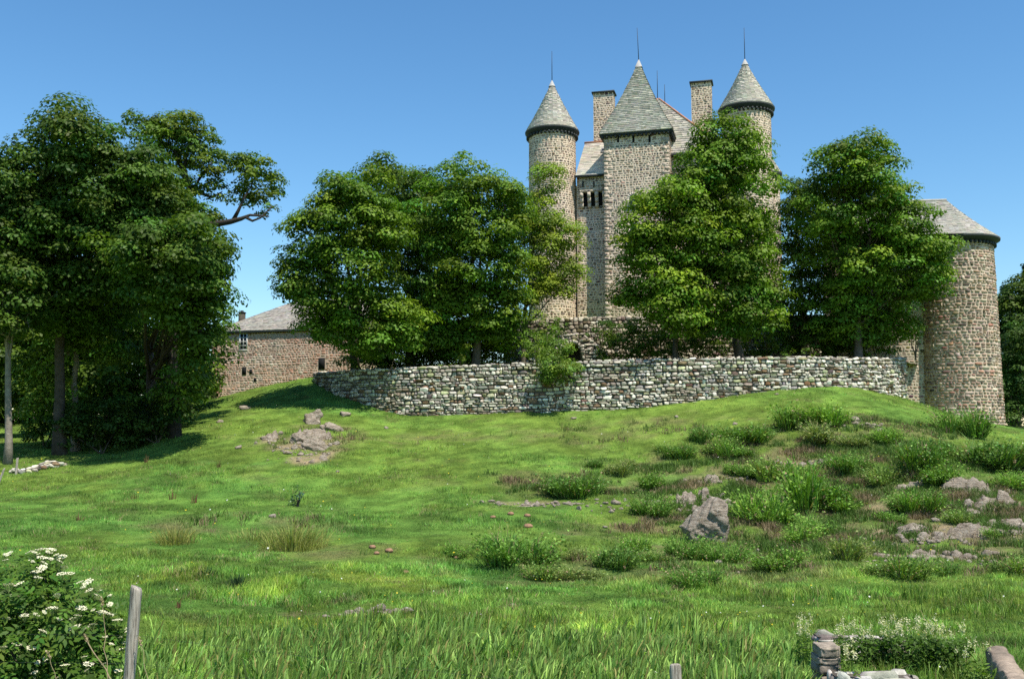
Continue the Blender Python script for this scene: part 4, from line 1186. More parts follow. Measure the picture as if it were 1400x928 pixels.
tree("tall_tree", "bushy tree at the right edge of the wood reaching low over the shaded slope", on_ground(205, 63), P(205, 480, 63),
     lob([(250, 335, 48, 42), (270, 385, 34, 38), (242, 400, 46, 40), (274, 440, 26, 34), (292, 402, 13, 16), (280, 345, 22, 22), (250, 350, 42, 40), (225, 365, 50, 40), (284, 372, 22, 26), (292, 430, 12, 22), (272, 325, 26, 22), (266, 470, 26, 28), (258, 515, 24, 26), (282, 470, 18, 22), (240, 440, 26, 24), (190, 345, 50, 36), (244, 540, 26, 18)], 54.6, 1.9, 6), 114, (.074, .132, .016), group=GW, bark=(.07, .055, .045))
tree("young_tree", "slim forked tree between the pale trunk and the dark undergrowth of the wood", on_ground(104, 60), P(102, 470, 60),
     lob([(60, 500, 34, 28), (90, 440, 40, 36), (130, 460, 40, 40), (55, 545, 36, 22)], 60), 115, (.145, .215, .022), group=GW, r=.2, bark=(.20, .17, .13), leaf=.2)
tree("tall_tree", "dark tree standing deep in the wood behind the tallest tree", on_ground(150, 70), P(150, 430, 70),
     lob([(150, 360, 80, 80), (110, 450, 70, 60), (200, 460, 70, 55), (60, 420, 60, 60), (10, 440, 50, 50), (250, 520, 45, 30), (160, 530, 80, 35), (240, 330, 60, 60), (200, 280, 50, 50), (40, 520, 50, 45), (280, 470, 35, 50)], 70), 116, GREEN["dark"], group=GW, leaf=.28, per=80)
tree("tall_tree", "dark tree deep in the wood half hidden behind the pale trunk", on_ground(-30, 68), P(-30, 430, 68),
     lob([(-40, 330, 80, 80), (-90, 420, 80, 70), (20, 370, 50, 60), (-20, 470, 60, 40), (-60, 520, 60, 40), (30, 300, 50, 50)], 68), 117, GREEN["dark"], group=GW, leaf=.28, per=80)

for i_, (px, Y, L, lab) in enumerate([
    (40, 95, [(0, 480, 60, 60), (60, 500, 50, 60), (20, 540, 60, 40), (110, 520, 60, 50)], "far tree closing the gap behind the trunks at the left edge"),
    (210, 90, [(200, 480, 60, 60), (250, 500, 45, 50), (150, 500, 60, 60), (265, 520, 25, 30)], "far tree behind the wood, left of the farmhouse"),
    (-60, 85, [(-60, 480, 70, 70), (-20, 540, 50, 40), (-110, 520, 60, 50)], "far tree beyond the left edge of the photo, behind the pale trunk")]):
    tree("tall_tree", lab, on_ground(px, Y), P(px, 500, Y), lob(L, Y), 118 + i_, GREEN["dark"], group=GW, leaf=.34, per=60)

# shrubs and undergrowth
def shrub(label, base, lobes, seed, tint=GREEN["bush"], name="shrub", group=None, cat="shrub", **k):
    kw = dict(leaf=.16, clump=(.3, .6), per=60, dens=1.6); kw.update(k)
    rng = np.random.default_rng(seed); base = np.array(base, float)
    o = thing(name, label, cat, base, group)
    cm, cp = crown_mesh(lobes, base, rng, tint, name="foliage", **kw)
    mb = MB()
    for c, lr in lobes:
        mb.tube(bez(base - [0, 0, .1], c, .1, 5, rng, .05), np.linspace(.06, .02, 5), 5, (.09, .07, .05), 0, False)
    link("stem", mb.mesh("stem", [M_bark], base, True), o); link("foliage", cm, o)
    return o
GS = "dark shrubs under the terrace trees"
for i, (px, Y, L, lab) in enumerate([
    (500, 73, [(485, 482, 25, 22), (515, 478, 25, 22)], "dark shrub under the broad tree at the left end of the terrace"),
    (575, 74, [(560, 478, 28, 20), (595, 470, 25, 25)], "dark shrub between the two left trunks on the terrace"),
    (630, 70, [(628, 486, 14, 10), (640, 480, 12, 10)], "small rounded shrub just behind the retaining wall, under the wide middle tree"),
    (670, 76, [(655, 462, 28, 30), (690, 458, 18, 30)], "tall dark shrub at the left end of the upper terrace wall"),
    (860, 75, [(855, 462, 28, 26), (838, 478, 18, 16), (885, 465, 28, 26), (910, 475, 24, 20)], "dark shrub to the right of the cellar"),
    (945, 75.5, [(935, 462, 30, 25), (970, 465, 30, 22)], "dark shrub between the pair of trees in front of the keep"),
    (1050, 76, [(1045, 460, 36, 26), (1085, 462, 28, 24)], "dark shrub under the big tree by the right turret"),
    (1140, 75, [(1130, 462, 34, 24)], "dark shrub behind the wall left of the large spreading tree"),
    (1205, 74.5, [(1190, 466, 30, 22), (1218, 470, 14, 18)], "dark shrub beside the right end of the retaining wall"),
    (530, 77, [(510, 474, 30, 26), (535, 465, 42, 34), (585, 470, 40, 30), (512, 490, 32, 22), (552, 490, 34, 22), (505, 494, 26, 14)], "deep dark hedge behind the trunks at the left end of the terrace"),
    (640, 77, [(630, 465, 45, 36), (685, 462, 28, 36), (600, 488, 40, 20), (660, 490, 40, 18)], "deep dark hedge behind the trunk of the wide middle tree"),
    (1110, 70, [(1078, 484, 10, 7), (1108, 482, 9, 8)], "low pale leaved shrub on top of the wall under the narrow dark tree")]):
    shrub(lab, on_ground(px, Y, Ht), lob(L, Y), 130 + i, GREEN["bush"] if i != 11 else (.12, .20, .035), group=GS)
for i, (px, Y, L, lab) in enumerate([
    (150, 62, [(150, 580, 50, 34), (105, 585, 40, 30), (190, 585, 36, 30)], "added undergrowth bush tinted dark for the shade below the tallest tree"),
    (230, 63, [(225, 565, 40, 28), (255, 553, 26, 20)], "added undergrowth bush tinted dark for the shade below the bushy tree at the edge of the wood"),
    (140, 58.5, [(125, 575, 34, 30), (165, 572, 34, 30), (95, 590, 26, 22)], "added thicket tinted black green for the deepest shade between the trunks of the wood"),
    (215, 59, [(205, 570, 34, 30), (240, 560, 26, 26), (180, 590, 26, 20)], "added thicket tinted black green for the shade behind the bushy tree at the edge of the wood"),
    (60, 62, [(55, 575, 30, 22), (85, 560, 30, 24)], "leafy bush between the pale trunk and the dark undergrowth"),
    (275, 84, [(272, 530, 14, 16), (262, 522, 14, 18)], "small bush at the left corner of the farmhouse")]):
    shrub(lab, on_ground(px, Y), lob(L, Y), 150 + i, (.050, .090, .014) if i < 4 else GREEN["bush"], group="bushes under the wood", leaf=.18)  # first four are added fillers; their darker tint paints in the wood's shade
shrub("bright green bush growing out of the retaining wall and hanging over it", P(757, 530, 66.4), [lobe(758, 478, 22, 14, 67.5), lobe(740, 470, 22, 12, 69), lobe(748, 455, 18, 12, 70), lobe(765, 505, 26, 16, 65.0), lobe(782, 512, 12, 9, 65.0), lobe(752, 500, 22, 14, 64.9), lobe(728, 482, 18, 8, 68), lobe(750, 492, 16, 10, 66.2), lobe(745, 515, 14, 14, 65.4), lobe(765, 445, 12, 8, 71)], 160, (.135, .215, .034), leaf=.15, flat=.5, dens=3.2, clump=(.3, .7), per=80)
shrub("rounded green bush at the foot of the keep beside the cellar", P(824, 470, 76.5), [lobe(822, 446, 16, 12, 77), lobe(838, 455, 14, 12, 77), lobe(812, 455, 12, 10, 77)], 161, (.062, .125, .020))
shrub("dense bush below the left corner turret above the cellar", P(770, 470, 77.6), [lobe(766, 452, 16, 10, 77.6), lobe(745, 462, 16, 10, 77.3)], 162, (.075, .140, .024))
shrub("small clump of ivy on the corner beside the round tower", P(1252, 490, 73.9), [lobe(1252, 440, 9, 10, 73.8), lobe(1256, 462, 7, 14, 73.9), lobe(1243, 452, 7, 8, 73.7)], 163, (.085, .160, .03), name="ivy", cat="climbing plant", clump=(.2, .4))
shrub("grassy weed tuft at the foot of the retaining wall under the hanging bush", G(771, 572), [lobe(771, 570, 7, 5, 65.3)], 164, (.07, .14, .02), name="weed", cat="weed", clump=(.15, .3), leaf=.13)

# conifers and wood behind the round tower
tree("maple_tree", "dense dark tree mass right behind the round tower", on_ground(1385, 100.5), P(1385, 500, 100.5), lob([(1385, 425, 26, 32), (1405, 405, 28, 30), (1374, 470, 22, 40), (1396, 480, 32, 46), (1380, 530, 24, 36), (1420, 450, 30, 50), (1412, 540, 30, 40)], 100.5), 175, (.060, .105, .014), r=.25, leaf=.3, per=80)
def spruce(px, Y, top, w, seed, label):
    rng = np.random.default_rng(seed); base = on_ground(px, Y); zt = float(P(px, top, Y)[2]); hgt = zt - base[2]; w = w * mpp(Y)
    o = thing("spruce_tree", label, "tree", base, "conifers behind the round tower")
    mb = MB(); mb.tube([base - [0, 0, .3], base + [0, 0, hgt * .5], base + [0, 0, hgt]], [.28, .17, .02], 7, (.10, .08, .06)); link("trunk", mb.mesh("trunk", [M_bark], base, True), o)
    mb = MB(); nb = 260; t = rng.random(nb) ** .8; az = rng.uniform(0, 2 * np.pi, nb); L = w * (1 - t) ** .85 * rng.uniform(.7, 1.1, nb) + .15
    m = 44; s = rng.random((nb, m)) ** .7
    d = np.stack([np.cos(az), np.sin(az), 0 * az], -1)
    pos = base + d[:, None] * (L[:, None] * s)[..., None]; pos[..., 2] = base[2] + hgt * (.08 + .92 * t)[:, None] - (L[:, None] * s) * .28 + (s ** 2) * L[:, None] * .12
    pos += rng.normal(0, .14, pos.shape); pos = pos.reshape(-1, 3)
    dd = np.repeat(d, m, 0); nr = np.array([0, 0, 1.]) + dd * .5 + rng.normal(0, .4, pos.shape)
    ct = np.repeat(rng.normal(1, .25, (nb, 1)).clip(.5, 1.6), m, 0)
    leaves(mb, pos, nr, .34, np.clip(np.array([.030, .062, .022]) * ct, .004, .3), rng, tip=dd - [0, 0, .3]); link("crown", mb.mesh("crown", [M_needle], base), o)
spruce(1384, 108, 392, 40, 171, "dark spruce just right of the round tower")
spruce(1416, 104, 362, 50, 172, "dark spruce cut off by the right edge of the photo")
spruce(1352, 116, 385, 30, 173, "dark spruce mostly hidden behind the round tower")
tree("maple_tree", "lighter broadleaf tree in front of the dark spruces at the right edge", on_ground(1392, 97), P(1392, 500, 97), lob([(1388, 500, 22, 26), (1400, 460, 26, 30), (1410, 530, 26, 30), (1378, 540, 14, 26), (1384, 565, 22, 18), (1430, 480, 30, 40)], 97), 174, (.062, .118, .022), r=.2)

# ------------------------------------------------------------------ rocks
def ico(sub):
    import bmesh
    bm = bmesh.new(); bmesh.ops.create_icosphere(bm, subdivisions=sub, radius=1)
    V = np.array([v.co[:] for v in bm.verts]); Fc = np.array([[v.index for v in f.verts] for f in bm.faces]); bm.free(); return V, Fc
ICO = {k: ico(k) for k in (2, 3, 4, 5)}
def rock_mesh(size, seed, sub=4, cuts=9, rough=.16, rz=0.0, tilt=0.0):
    rng = np.random.default_rng(seed); V, Fc = ICO[sub]; V = V.copy()
    for _ in range(cuts):
        n = rand_dir(rng, 1)[0]; d = rng.uniform(.45, .8); k = V @ n; V -= np.outer(np.maximum(k - d, 0), n)
    a = V * 1.7
    nn = fbm(a[:, 0] + a[:, 2] * 1.3 + seed, a[:, 1] - a[:, 2] * .7, seed, 5) - .5
    st = fbm(a[:, 0] * .8 + seed, (a[:, 1] + a[:, 2] * .6) * 4.5, seed + 5, 4) - .5      # tilted bedding
    nrm = V / (np.linalg.norm(V, axis=1)[:, None] + 1e-9)
    V = V + nrm * (nn * rough * 3.2 + st * rough * 2.4 + (np.abs(fbm(a[:, 0] * 3, a[:, 1] * 3 + a[:, 2] * 2, seed + 9, 3) - .5) - .1) * rough * 1.2)[:, None]
    V = V * np.asarray(size)
    c, s = math.cos(tilt), math.sin(tilt); V = V @ np.array([[c, 0, -s], [0, 1, 0], [s, 0, c]])
    c, s = math.cos(rz), math.sin(rz); V = V @ np.array([[c, s, 0], [-s, c, 0], [0, 0, 1]])
    return mesh_np("rock", V, [Fc], M_rock)
def rock(px, py, w, d, h, seed, label, tilt=0., rz=0., sink=.3, sub=4, name="rock", cat="rock", group=None, **k):
    """w: width in photo pixels at that spot; d, h as multiples of the width"""
    p = G(px, py); W = w * mpp(p[1]) / 2
    o = link(name, rock_mesh((W, W * d, W * h), seed, sub, rz=rz, tilt=tilt, **k), None, (p[0], p[1] + W * d * .4, p[2] + W * h * (.86 - 2 * sink)))
    return tag(o, label, cat, group)
GR = "rock outcrops on the slope"
rock(972, 742, 84, .8, .90, 301, "big smooth grey boulder slab with a dark crack on the right hand slope", -.12, 3.3, .16, 5, group=GR, cuts=12, rough=.10)
rock(429, 580, 32, .8, .95, 304, "pale upright rock at the top of the left outcrop", .2, .2, .22, group=GR)
rock(410, 606, 30, .9, .7, 305, "brown rounded rock at the left side of the left outcrop", .1, 0, .3, group=GR)
rock(432, 614, 42, .8, .6, 306, "wide lichened rock at the foot of the left outcrop", -.1, .3, .3, group=GR)
rock(452, 588, 34, .8, .62, 307, "mossy rock at the right side of the left outcrop", .3, 0, .3, group=GR)
rock(471, 569, 20, .9, .55, 310, "small dark rock at the edge of the wall shadow beside the left outcrop", 0, 0, .3, 3, group=GR)
rock(1250, 731, 46, .8, .6, 311, "blocky dark sided rock at the left end of the right hand ledges", 0, .1, .3, group=GR)
rock(1325, 697, 16, .8, 1.2, 315, "small upright pale rock standing between the slanting rib and the ledges", .1, 0, .25, 3, group=GR)
rock(1273, 700, 22, .9, .6, 317, "rounded grey rock among brooms above the long low ledge", 0, 0, .3, 3, group=GR)
rock(1250, 768, 34, .8, .35, 318, "broken flat rock below the blocky rock", .1, 0, .38, group=GR)
rock(1172, 577, 18, .8, .7, 320, "whitish rock pair near the top of the right hand hump", 0, 0, .25, 3, group=GR)
rock(1204, 591, 22, .9, .45, 321, "flat pale stone in the grass right of the whitish rock pair", 0, 0, .3, 3, group=GR)
def outcrop(px, py, a, b, h, ang, seed, label, led=.55):
    """bedrock breaking through the turf: a stepped, cracked sheet whose rim dips under the ground"""
    p = G(px, py); k = .05 if max(a, b) < 1.6 else .075
    xs = np.arange(-a * 1.35, a * 1.35, k); ys = np.arange(-b * 1.35, b * 1.35, k); X, Y = np.meshgrid(xs, ys)
    n1 = fbm(X / .9 + seed, Y / .9, seed, 4) - .5
    r = np.hypot(X / a, Y / b) + n1 * 1.5 + np.maximum(fbm(X / .42 + 7, Y / .42, seed + 11, 4) - .46, 0) * 2.6
    c, s_ = math.cos(ang), math.sin(ang); U = X * c + Y * s_; W = -X * s_ + Y * c
    q = W / led + (fbm(X / .7, Y / .7, seed + 3, 3) - .5) * 1.4; fr = q - np.floor(q)
    blk = hsh(np.floor(q), np.floor(U / (led * 1.7) + hsh(np.floor(q), np.floor(q), seed) * 3), seed)
    ridge = np.abs(fbm(U / .55, W / .22, seed + 5, 4) - .5)
    z = h * (.30 + .55 * blk + .35 * smooth(0, .55, fr) * (1 - fr * .5) - 1.1 * ridge + .25 * (fbm(X / .16, Y / .16, seed + 7, 3) - .5))
    up = smooth(1.05, .25, r); Z = H(p[0] + X, p[1] + Y) + z * up - .30 * (1 - up) - .05
    i = (np.arange(len(ys) - 1)[:, None] * len(xs) + np.arange(len(xs) - 1)[None]).ravel()
    keep = np.hypot(X / a, Y / b).ravel()[i] < 1.3
    V = np.stack([X, Y, Z - p[2]], -1).reshape(-1, 3)
    o = link("rock_outcrop", mesh_np("rock_outcrop", V, [np.stack([i, i + 1, i + len(xs) + 1, i + len(xs)], 1)[keep]], M_rock), None, tuple(p))
    return tag(o, label, "rock outcrop", GR)
outcrop(942, 688, 1.9, 2.4, .60, .5, 701, "rough streaked outcrop just left of and above the big smooth boulder")
outcrop(966, 660, 1.7, 1.1, .40, .1, 702, "low grassy ledge of rock above the big smooth boulder")
outcrop(371, 600, .65, 2.3, .40, .4, 703, "long flat strip of bare rock left of the left outcrop")
outcrop(441, 628, .6, 1.6, .35, .4, 704, "thin flat rock strip in the grass below the left outcrop")
outcrop(428, 598, 1.5, 2.0, .55, .3, 713, "broken bedrock in the middle of the left outcrop between its loose rocks")
outcrop(1305, 668, 1.7, 2.2, .60, -.5, 705, "slanting rock rib below the round tower")
outcrop(1350, 692, 1.6, 1.9, .60, -.5, 706, "lower end of the slanting rock rib near the right edge")
outcrop(1312, 735, 2.2, 1.0, .55, .1, 707, "long low rock ledge right of the blocky rock")
outcrop(1384, 722, 1.1, 1.1, .5, -.3, 708, "pale rock slab at the right edge of the photo")
outcrop(1275, 765, 1.7, .8, .35, .1, 709, "flat worn bedrock in the bare ground below the ledges")
outcrop(765, 665, 1.0, .8, .22, .3, 710, "low bare rock strip beside the broom on the middle of the slope")
outcrop(725, 692, 1.9, .55, .16, .1, 711, "almost buried rock patch in the middle of the slope")
outcrop(1240, 668, 1.6, 1.0, .40, -.2, 712, "small bare outcrop between the brooms left of the slanting rib")
# broken rock and gravel weathering out of the slope
rng = np.random.default_rng(399); mb = MB(); V0, F0 = ICO[2]
for px, py, a, b, n in ((1300, 735, 3.2, 1.3, 150), (1330, 690, 2.8, 1.6, 110), (1270, 765, 2.2, 1.2, 80), (965, 690, 2.0, 1.8, 80), (415, 618, 1.5, 2.0, 90), (370, 600, .5, 1.4, 40), (1110, 634, 2.0, .5, 50), (765, 664, 1.0, .7, 40), (725, 692, 1.8, .5, 50), (1375, 725, 1.8, 1.5, 60), (512, 838, .8, .25, 26), (1185, 583, 1.2, .5, 30), (1010, 655, 1.2, .6, 30), (845, 690, 2.0, 1.2, 40)):
    p = G(px, py)
    for _ in range(n):
        x_, y_ = p[0] + rng.normal(0, a * .55), p[1] + rng.normal(0, b * .55); sz_ = rng.uniform(.03, .10) * rng.choice([1, 1, 1, 2.2])
        n_ = rand_dir(rng, 1)[0]; d_ = V0 @ n_; Vv = V0 - np.outer(np.maximum(d_ - .4, 0), n_); Vv = Vv * rng.uniform(.6, 1.3, 3) * [1, 1, .7] * sz_ + rng.normal(0, sz_ * .06, V0.shape)
        mb.add(Vv + [x_, y_, Hz(x_, y_) + sz_ * .2], [F0])
o = link("broken_rock", mb.mesh("broken_rock", [M_rock])); tag(o, "small broken pieces of rock weathering out of the bare patches on the slope", "broken rock", kind="stuff")
GSN = "loose stones lying in the grass"
for i, (px, py, w, lab) in enumerate([
    (471, 817, 15, "white stone beside a bare earth patch at the marsh edge"), (512, 836, 16, "small brown stone lying in the bare earth patch at the marsh edge"), (700, 829, 9, "pale pebble with yellow flowers at the edge of the iris bed"),
    (373, 709, 14, "pale flat stone above the tan rush tuft"), (326, 614, 13, "pale stone on the sunny slope below the farmhouse"), (334, 560, 17, "stone by the farmhouse corner at the edge of the tree shadow"),
    (462, 646, 9, "small white stone below the thin flat rock strip"), (785, 573, 9, "round white stone at the foot of the wall right of the hanging bush"), (528, 586, 8, "white chip of stone below the lit left part of the wall"),
    (827, 723, 8, "white stone left of the outcrops in the middle of the slope"), (836, 702, 13, "pale stone strip beside brooms in the middle of the slope"), (984, 772, 16, "pale stone at the foot of the big smooth boulder"),
    (1010, 786, 12, "buff stone below and right of the big smooth boulder"), (1062, 540, 8, "small stone fallen at the foot of the wall near its right end"), (1095, 573, 9, "little pale stone on the crest of the right hand hump"),
    (1290, 765, 12, "whitish stone under the long low ledge"), (1343, 770, 11, "small grey stone on the bare ground at lower right"), (1005, 582, 9, "grey stone on the grass above the two round brooms"),
    (925, 571, 8, "pale chip of stone on the grass below the middle of the wall"), (300, 578, 12, "stone at the edge of the big tree shadow")]):
    rock(px, py, w, .8, .6, 340 + i, lab, 0, i * 1.3, .2, 2, name="stone", cat="stone", group=GSN)

def mound(px, py, w, seed, label):
    rng = np.random.default_rng(seed); p = G(px, py); r = w * mpp(p[1]) / 2
    V, Fc = ICO[3]; V = V.copy(); n = fbm(V[:, 0] * 3 + seed, V[:, 1] * 3 + V[:, 2] * 2, seed, 4) - .5
    V = V * (1 + n * .5)[:, None] * [r, r, r * .62]
    return tag(link("molehill", mesh_np("molehill", V, [Fc], M_soil), None, (p[0], p[1], p[2] + .04)), label, "molehill", "molehills on the slope")
M_soil = mat_plain("molehill_soil", (.27, .155, .095), .98, 9, .35, .03)
for i, (px, py, w, lab) in enumerate([(698, 704, 9, "brown molehill above brooms, upper left one of the close trio"), (721, 707, 9, "brown molehill above brooms, upper right one of the close trio"), (722, 722, 12, "largest brown molehill of the close trio, lowest one"), (674, 709, 8, "faint brown molehill left of the close trio"),
    (509, 752, 9, "molehill on the left of the pair in the open grass"), (532, 756, 11, "molehill on the right of the pair in the open grass"), (515, 758, 8, "small pale molehill just under the pair in the open grass"), (624, 764, 7, "molehill at the foot of the leftmost low broom"), (555, 785, 9, "flat pale molehill lying alone below the pair")]):
    mound(px, py, w, 380 + i, lab)

# ------------------------------------------------------------------ blades: grass, brooms, rushes, irises
def blades(mb, base, h, w, lean, col, rng, segs=2, curl=.5, tipdark=1.0, mi=0):
    """tapering blades; lean (N,3) is the horizontal travel of the tip"""
    N = len(base); az = rng.uniform(0, np.pi, N)
    side = np.stack([np.cos(az), np.sin(az) * .6, 0 * az], -1) * (w / 2)[:, None]
    V = np.empty((N, 2 * segs + 1, 3))
    for i in range(segs):
        t = i / segs; wd = (1 - t ** 1.6 * .75)
        c = base + np.array([0, 0, 1.]) * (h * (t - curl * .0))[:, None] + lean * (t ** 1.8)
        V[:, 2 * i] = c - side * wd; V[:, 2 * i + 1] = c + side * wd
    tip = base + lean; tip = tip + np.array([0, 0, 1.]) * (h - curl * np.linalg.norm(lean, axis=1) * .6)[:, None]; V[:, -1] = tip
    k = 2 * segs + 1; b = np.arange(N)[:, None] * k
    fs = [b + np.array([[2 * (segs - 1), 2 * (segs - 1) + 1, 2 * segs]])]
    for i in range(segs - 1): fs.append(b + np.array([[2 * i, 2 * i + 1, 2 * i + 3, 2 * i + 2]]))
    mb.add(V.reshape(-1, 3), fs, np.repeat(col, k, 0), mi)

def px_of(p):
    x, y, z = p[..., 0], p[..., 1], p[..., 2]
    d = y * CT + z * ST
    return 700 + F * x / d, 464 - F * (z * CT - y * ST) / d

def broom_mesh(seed, tint):
    rng = np.random.default_rng(seed); mb = MB(); n = 1500
    nc = rng.integers(4, 7); cc_ = rng.normal(0, .22, (nc, 2)); cs_ = rng.uniform(.5, 1.15, nc); k = rng.integers(0, nc, n)
    a = rng.uniform(0, 2 * np.pi, n); r = np.sqrt(rng.random(n)) * .20 * cs_[k]
    base = np.stack([cc_[k, 0] + np.cos(a) * r, cc_[k, 1] + np.sin(a) * r, rng.random(n) ** 1.7 * .26 * cs_[k] - .05], -1)
    lump = cs_[k] * (.7 + .5 * vnoise(np.cos(a) * 2 + k, np.sin(a) * 2, seed))
    h = rng.uniform(.25, .62, n) * lump
    out = np.stack([np.cos(a), np.sin(a), 0 * a], -1) * (r * 1.3)[:, None] + np.c_[cc_[k] * .30, np.zeros(n)]
    lean = out + rng.normal(0, .11, (n, 3)) * [1, 1, 0]
    ct = 1.35 * (rng.normal(1, .28, n).clip(.4, 1.9) * (.75 + .5 * lump))[:, None]
    col = np.array(tint) * ct * (1 + rng.normal(0, .06, (n, 1)) * [1.5, .3, -.5]); dead = rng.random(n) < .07; col[dead] = np.array([.19, .14, .08]) * ct[dead]
    blades(mb, base, h, rng.uniform(.016, .032, n), lean, col, rng, 2)
    m = 1500; k = rng.integers(0, n, m); t = rng.uniform(.35, 1, m)[:, None]
    pos = base[k] + lean[k] * t ** 1.8 + np.array([0, 0, 1]) * h[k][:, None] * t
    leaves(mb, pos, rand_dir(rng, m) + [0, 0, .6], .055, col[k] * 1.15, rng)
    return mb.mesh("broom_shrub", [M_grassb])
BROOM = [broom_mesh(400 + i, t) for i, t in enumerate([(.092, .165, .028), (.110, .190, .030), (.080, .142, .030), (.140, .170, .050), (.100, .175, .030), (.085, .155, .028), (.120, .180, .040)])]
rngb = np.random.default_rng(77)
BR = [
 (633, 762, 30, "leftmost low broom bush on the open slope"), (667, 750, 34, "broom bush second from the left on the open slope"), (706, 775, 58, "wide feathery broom bush below the molehill trio"), (741, 795, 34, "low broom bush at the lower edge of the middle slope"),
 (794, 795, 40, "greyish broom bush at the lower edge of the middle slope, beside the low one"), (790, 766, 28, "upright broom bush just above the greyish one on the middle slope"), (830, 775, 46, "dark dense broom bush at the right of the middle slope row"), (758, 764, 24, "small broom bush between the feathery and the upright one"),
 (804, 676, 46, "dark round broom bush alone high in the middle of the slope"), (892, 667, 30, "round broom bush above left of the streaked outcrop"), (889, 706, 36, "round broom bush touching the left side of the streaked outcrop"), (808, 639, 17, "tiny broom bush above the dark round one"),
 (840, 650, 26, "dry looking broom bush right of the tiny one"), (864, 639, 19, "small green broom bush right of the dry looking one"), (938, 765, 40, "broom bush covering the foot of the big smooth boulder on its left"), (900, 768, 26, "small broom bush left of the boulder foot"),
 (878, 756, 26, "pale broom bush halfway between the dense row and the boulder"), (943, 722, 20, "broom bush wedged between the boulder and the streaked outcrop"), (953, 803, 36, "low broom bush in the grass below the boulder"), (910, 618, 18, "tiny broom bush in the grass under the middle of the wall"),
 (938, 625, 26, "low dark broom bush right of the tiny one under the middle of the wall"), (962, 605, 28, "very dark round broom bush alone near the wall"), (1034, 603, 40, "tall broom bush on the hump, right of the very dark round one"), (984, 622, 34, "left one of two round broom bushes side by side on the hump"),
 (1017, 625, 34, "right one of two round broom bushes side by side on the hump"), (1084, 585, 48, "broad broom bush on the crest of the hump near the wall"), (1126, 607, 48, "ragged broom bush with bare twigs below the crest of the hump"), (1136, 581, 42, "bright broom bush on the crest left of the whitish rocks"),
 (1203, 607, 30, "dark broom bush below the flat pale stone on the hump"), (1003, 650, 28, "broom bush on the ledge above the boulder, left one"), (1026, 653, 30, "broom bush on the ledge above the boulder, right one"), (1067, 655, 40, "broom bush left of the bare earth strip on the hump"),
 (1120, 692, 70, "widest broom bush in the centre of the hump"), (1085, 690, 44, "broom bush joined to the left side of the widest one"), (1058, 718, 56, "bright broom bush right of the big smooth boulder"), (1084, 744, 44, "broom bush below the bright one right of the boulder"),
 (1118, 733, 38, "broom bush under the widest one"), (1155, 768, 50, "twiggy brownish broom bush on the lower hump"), (1162, 644, 32, "broom bush at the right end of the bare earth strip"), (1203, 663, 36, "broom bush left of the slanting rock rib"),
 (1251, 640, 50, "dark broom bush above the slanting rock rib"), (1292, 662, 46, "broom bush growing on top of the slanting rock rib"), (1326, 596, 44, "broom bush close to the foot of the round tower"), (1341, 637, 52, "large dark broom bush below the foot of the round tower"),
 (1387, 640, 44, "broom bush at the right edge below the tower"), (1380, 670, 38, "broom bush at the right edge above the pale slab"), (1248, 698, 42, "broom bush above the blocky rock"), (1318, 718, 28, "broom bush on the long low ledge"),
 (1232, 716, 24, "small broom bush touching the left end of the blocky rock"), (1073, 778, 54, "broad broom bush at the foot of the hump"), (991, 770, 38, "broom bush at the right of the boulder foot"), (1226, 790, 44, "broom bush below the broken flat rock"),
 (1292, 790, 26, "small dark broom bush below the whitish stone under the ledge"), (1359, 738, 26, "small broom bush beside the weathered rock"), (1188, 758, 26, "small broom bush right of the twiggy brownish one"), (1394, 782, 38, "broom bush at the right edge near the lower grass"),
 (1170, 611, 26, "reddish dry broom bush between the ragged one and the dark one on the hump"), (1150, 700, 40, "broom bush joined to the right side of the widest one"), (1290, 625, 30, "low broom bush on the grass left of the large dark one"), (1100, 655, 30, "low broom bush over the middle of the bare earth strip")]
for i, (px, py, w, lab) in enumerate(BR):
    p = G(px, py); s = w * mpp(p[1]) * 1.3
    k = 3 if ("dry" in lab or "twiggy" in lab or "greyish" in lab or "ragged" in lab) else (1 if "bright" in lab or "pale" in lab else (2 if "dark" in lab else (0, 4, 5, 6)[i % 4]))
    tag(link("broom_shrub", BROOM[k], None, (p[0], p[1] + .1, p[2] - .03), rngb.uniform(0, 6.28), (s * rngb.uniform(.9, 1.25), s * rngb.uniform(.9, 1.3), s * rngb.uniform(.7, 1.0))), lab, "shrub", "broom bushes on the slope")

def tuft(name, px, py, w, h, n, tint, label, seed, cat, group=None, width=.02, lean=.35, vary=.25):
    rng = np.random.default_rng(seed); p = G(px, py); m = mpp(p[1]); W = w * m / 2; Hh = h * m; mb = MB()
    a = rng.uniform(0, 2 * np.pi, n); r = rng.random(n) ** .8 * W * (1 + .5 * vnoise(np.cos(a) * 2, np.sin(a) * 2, seed))
    b = np.stack([np.cos(a) * r, np.sin(a) * r * .7, 0 * a - .05], -1)
    b[:, 2] += H(p[0] + b[:, 0], p[1] + b[:, 1]) - p[2]
    le = np.stack([np.cos(a), np.sin(a), 0 * a], -1) * (rng.uniform(0, lean, n) * Hh)[:, None] + rng.normal(0, .1 * Hh, (n, 3)) * [1, 1, 0]
    col = np.array(tint) * rng.normal(1, vary, (n, 1)).clip(.4, 1.8)
    blades(mb, b, rng.uniform(.4, 1.15, n) * Hh * (1.1 - .5 * (r / (W * 1.5)) ** 1.5), np.full(n, width), le, col, rng, 3)
    return tag(link(name, mb.mesh(name, [M_grassb]), None, tuple(p)), label, cat, group)
tuft("rush_clump", 240, 744, 46, 30, 420, (.27, .26, .075), "tan rush tuft in the wet grass, left one of two", 501, "rushes", "rush tufts in the wet grass", lean=.9, vary=.35)
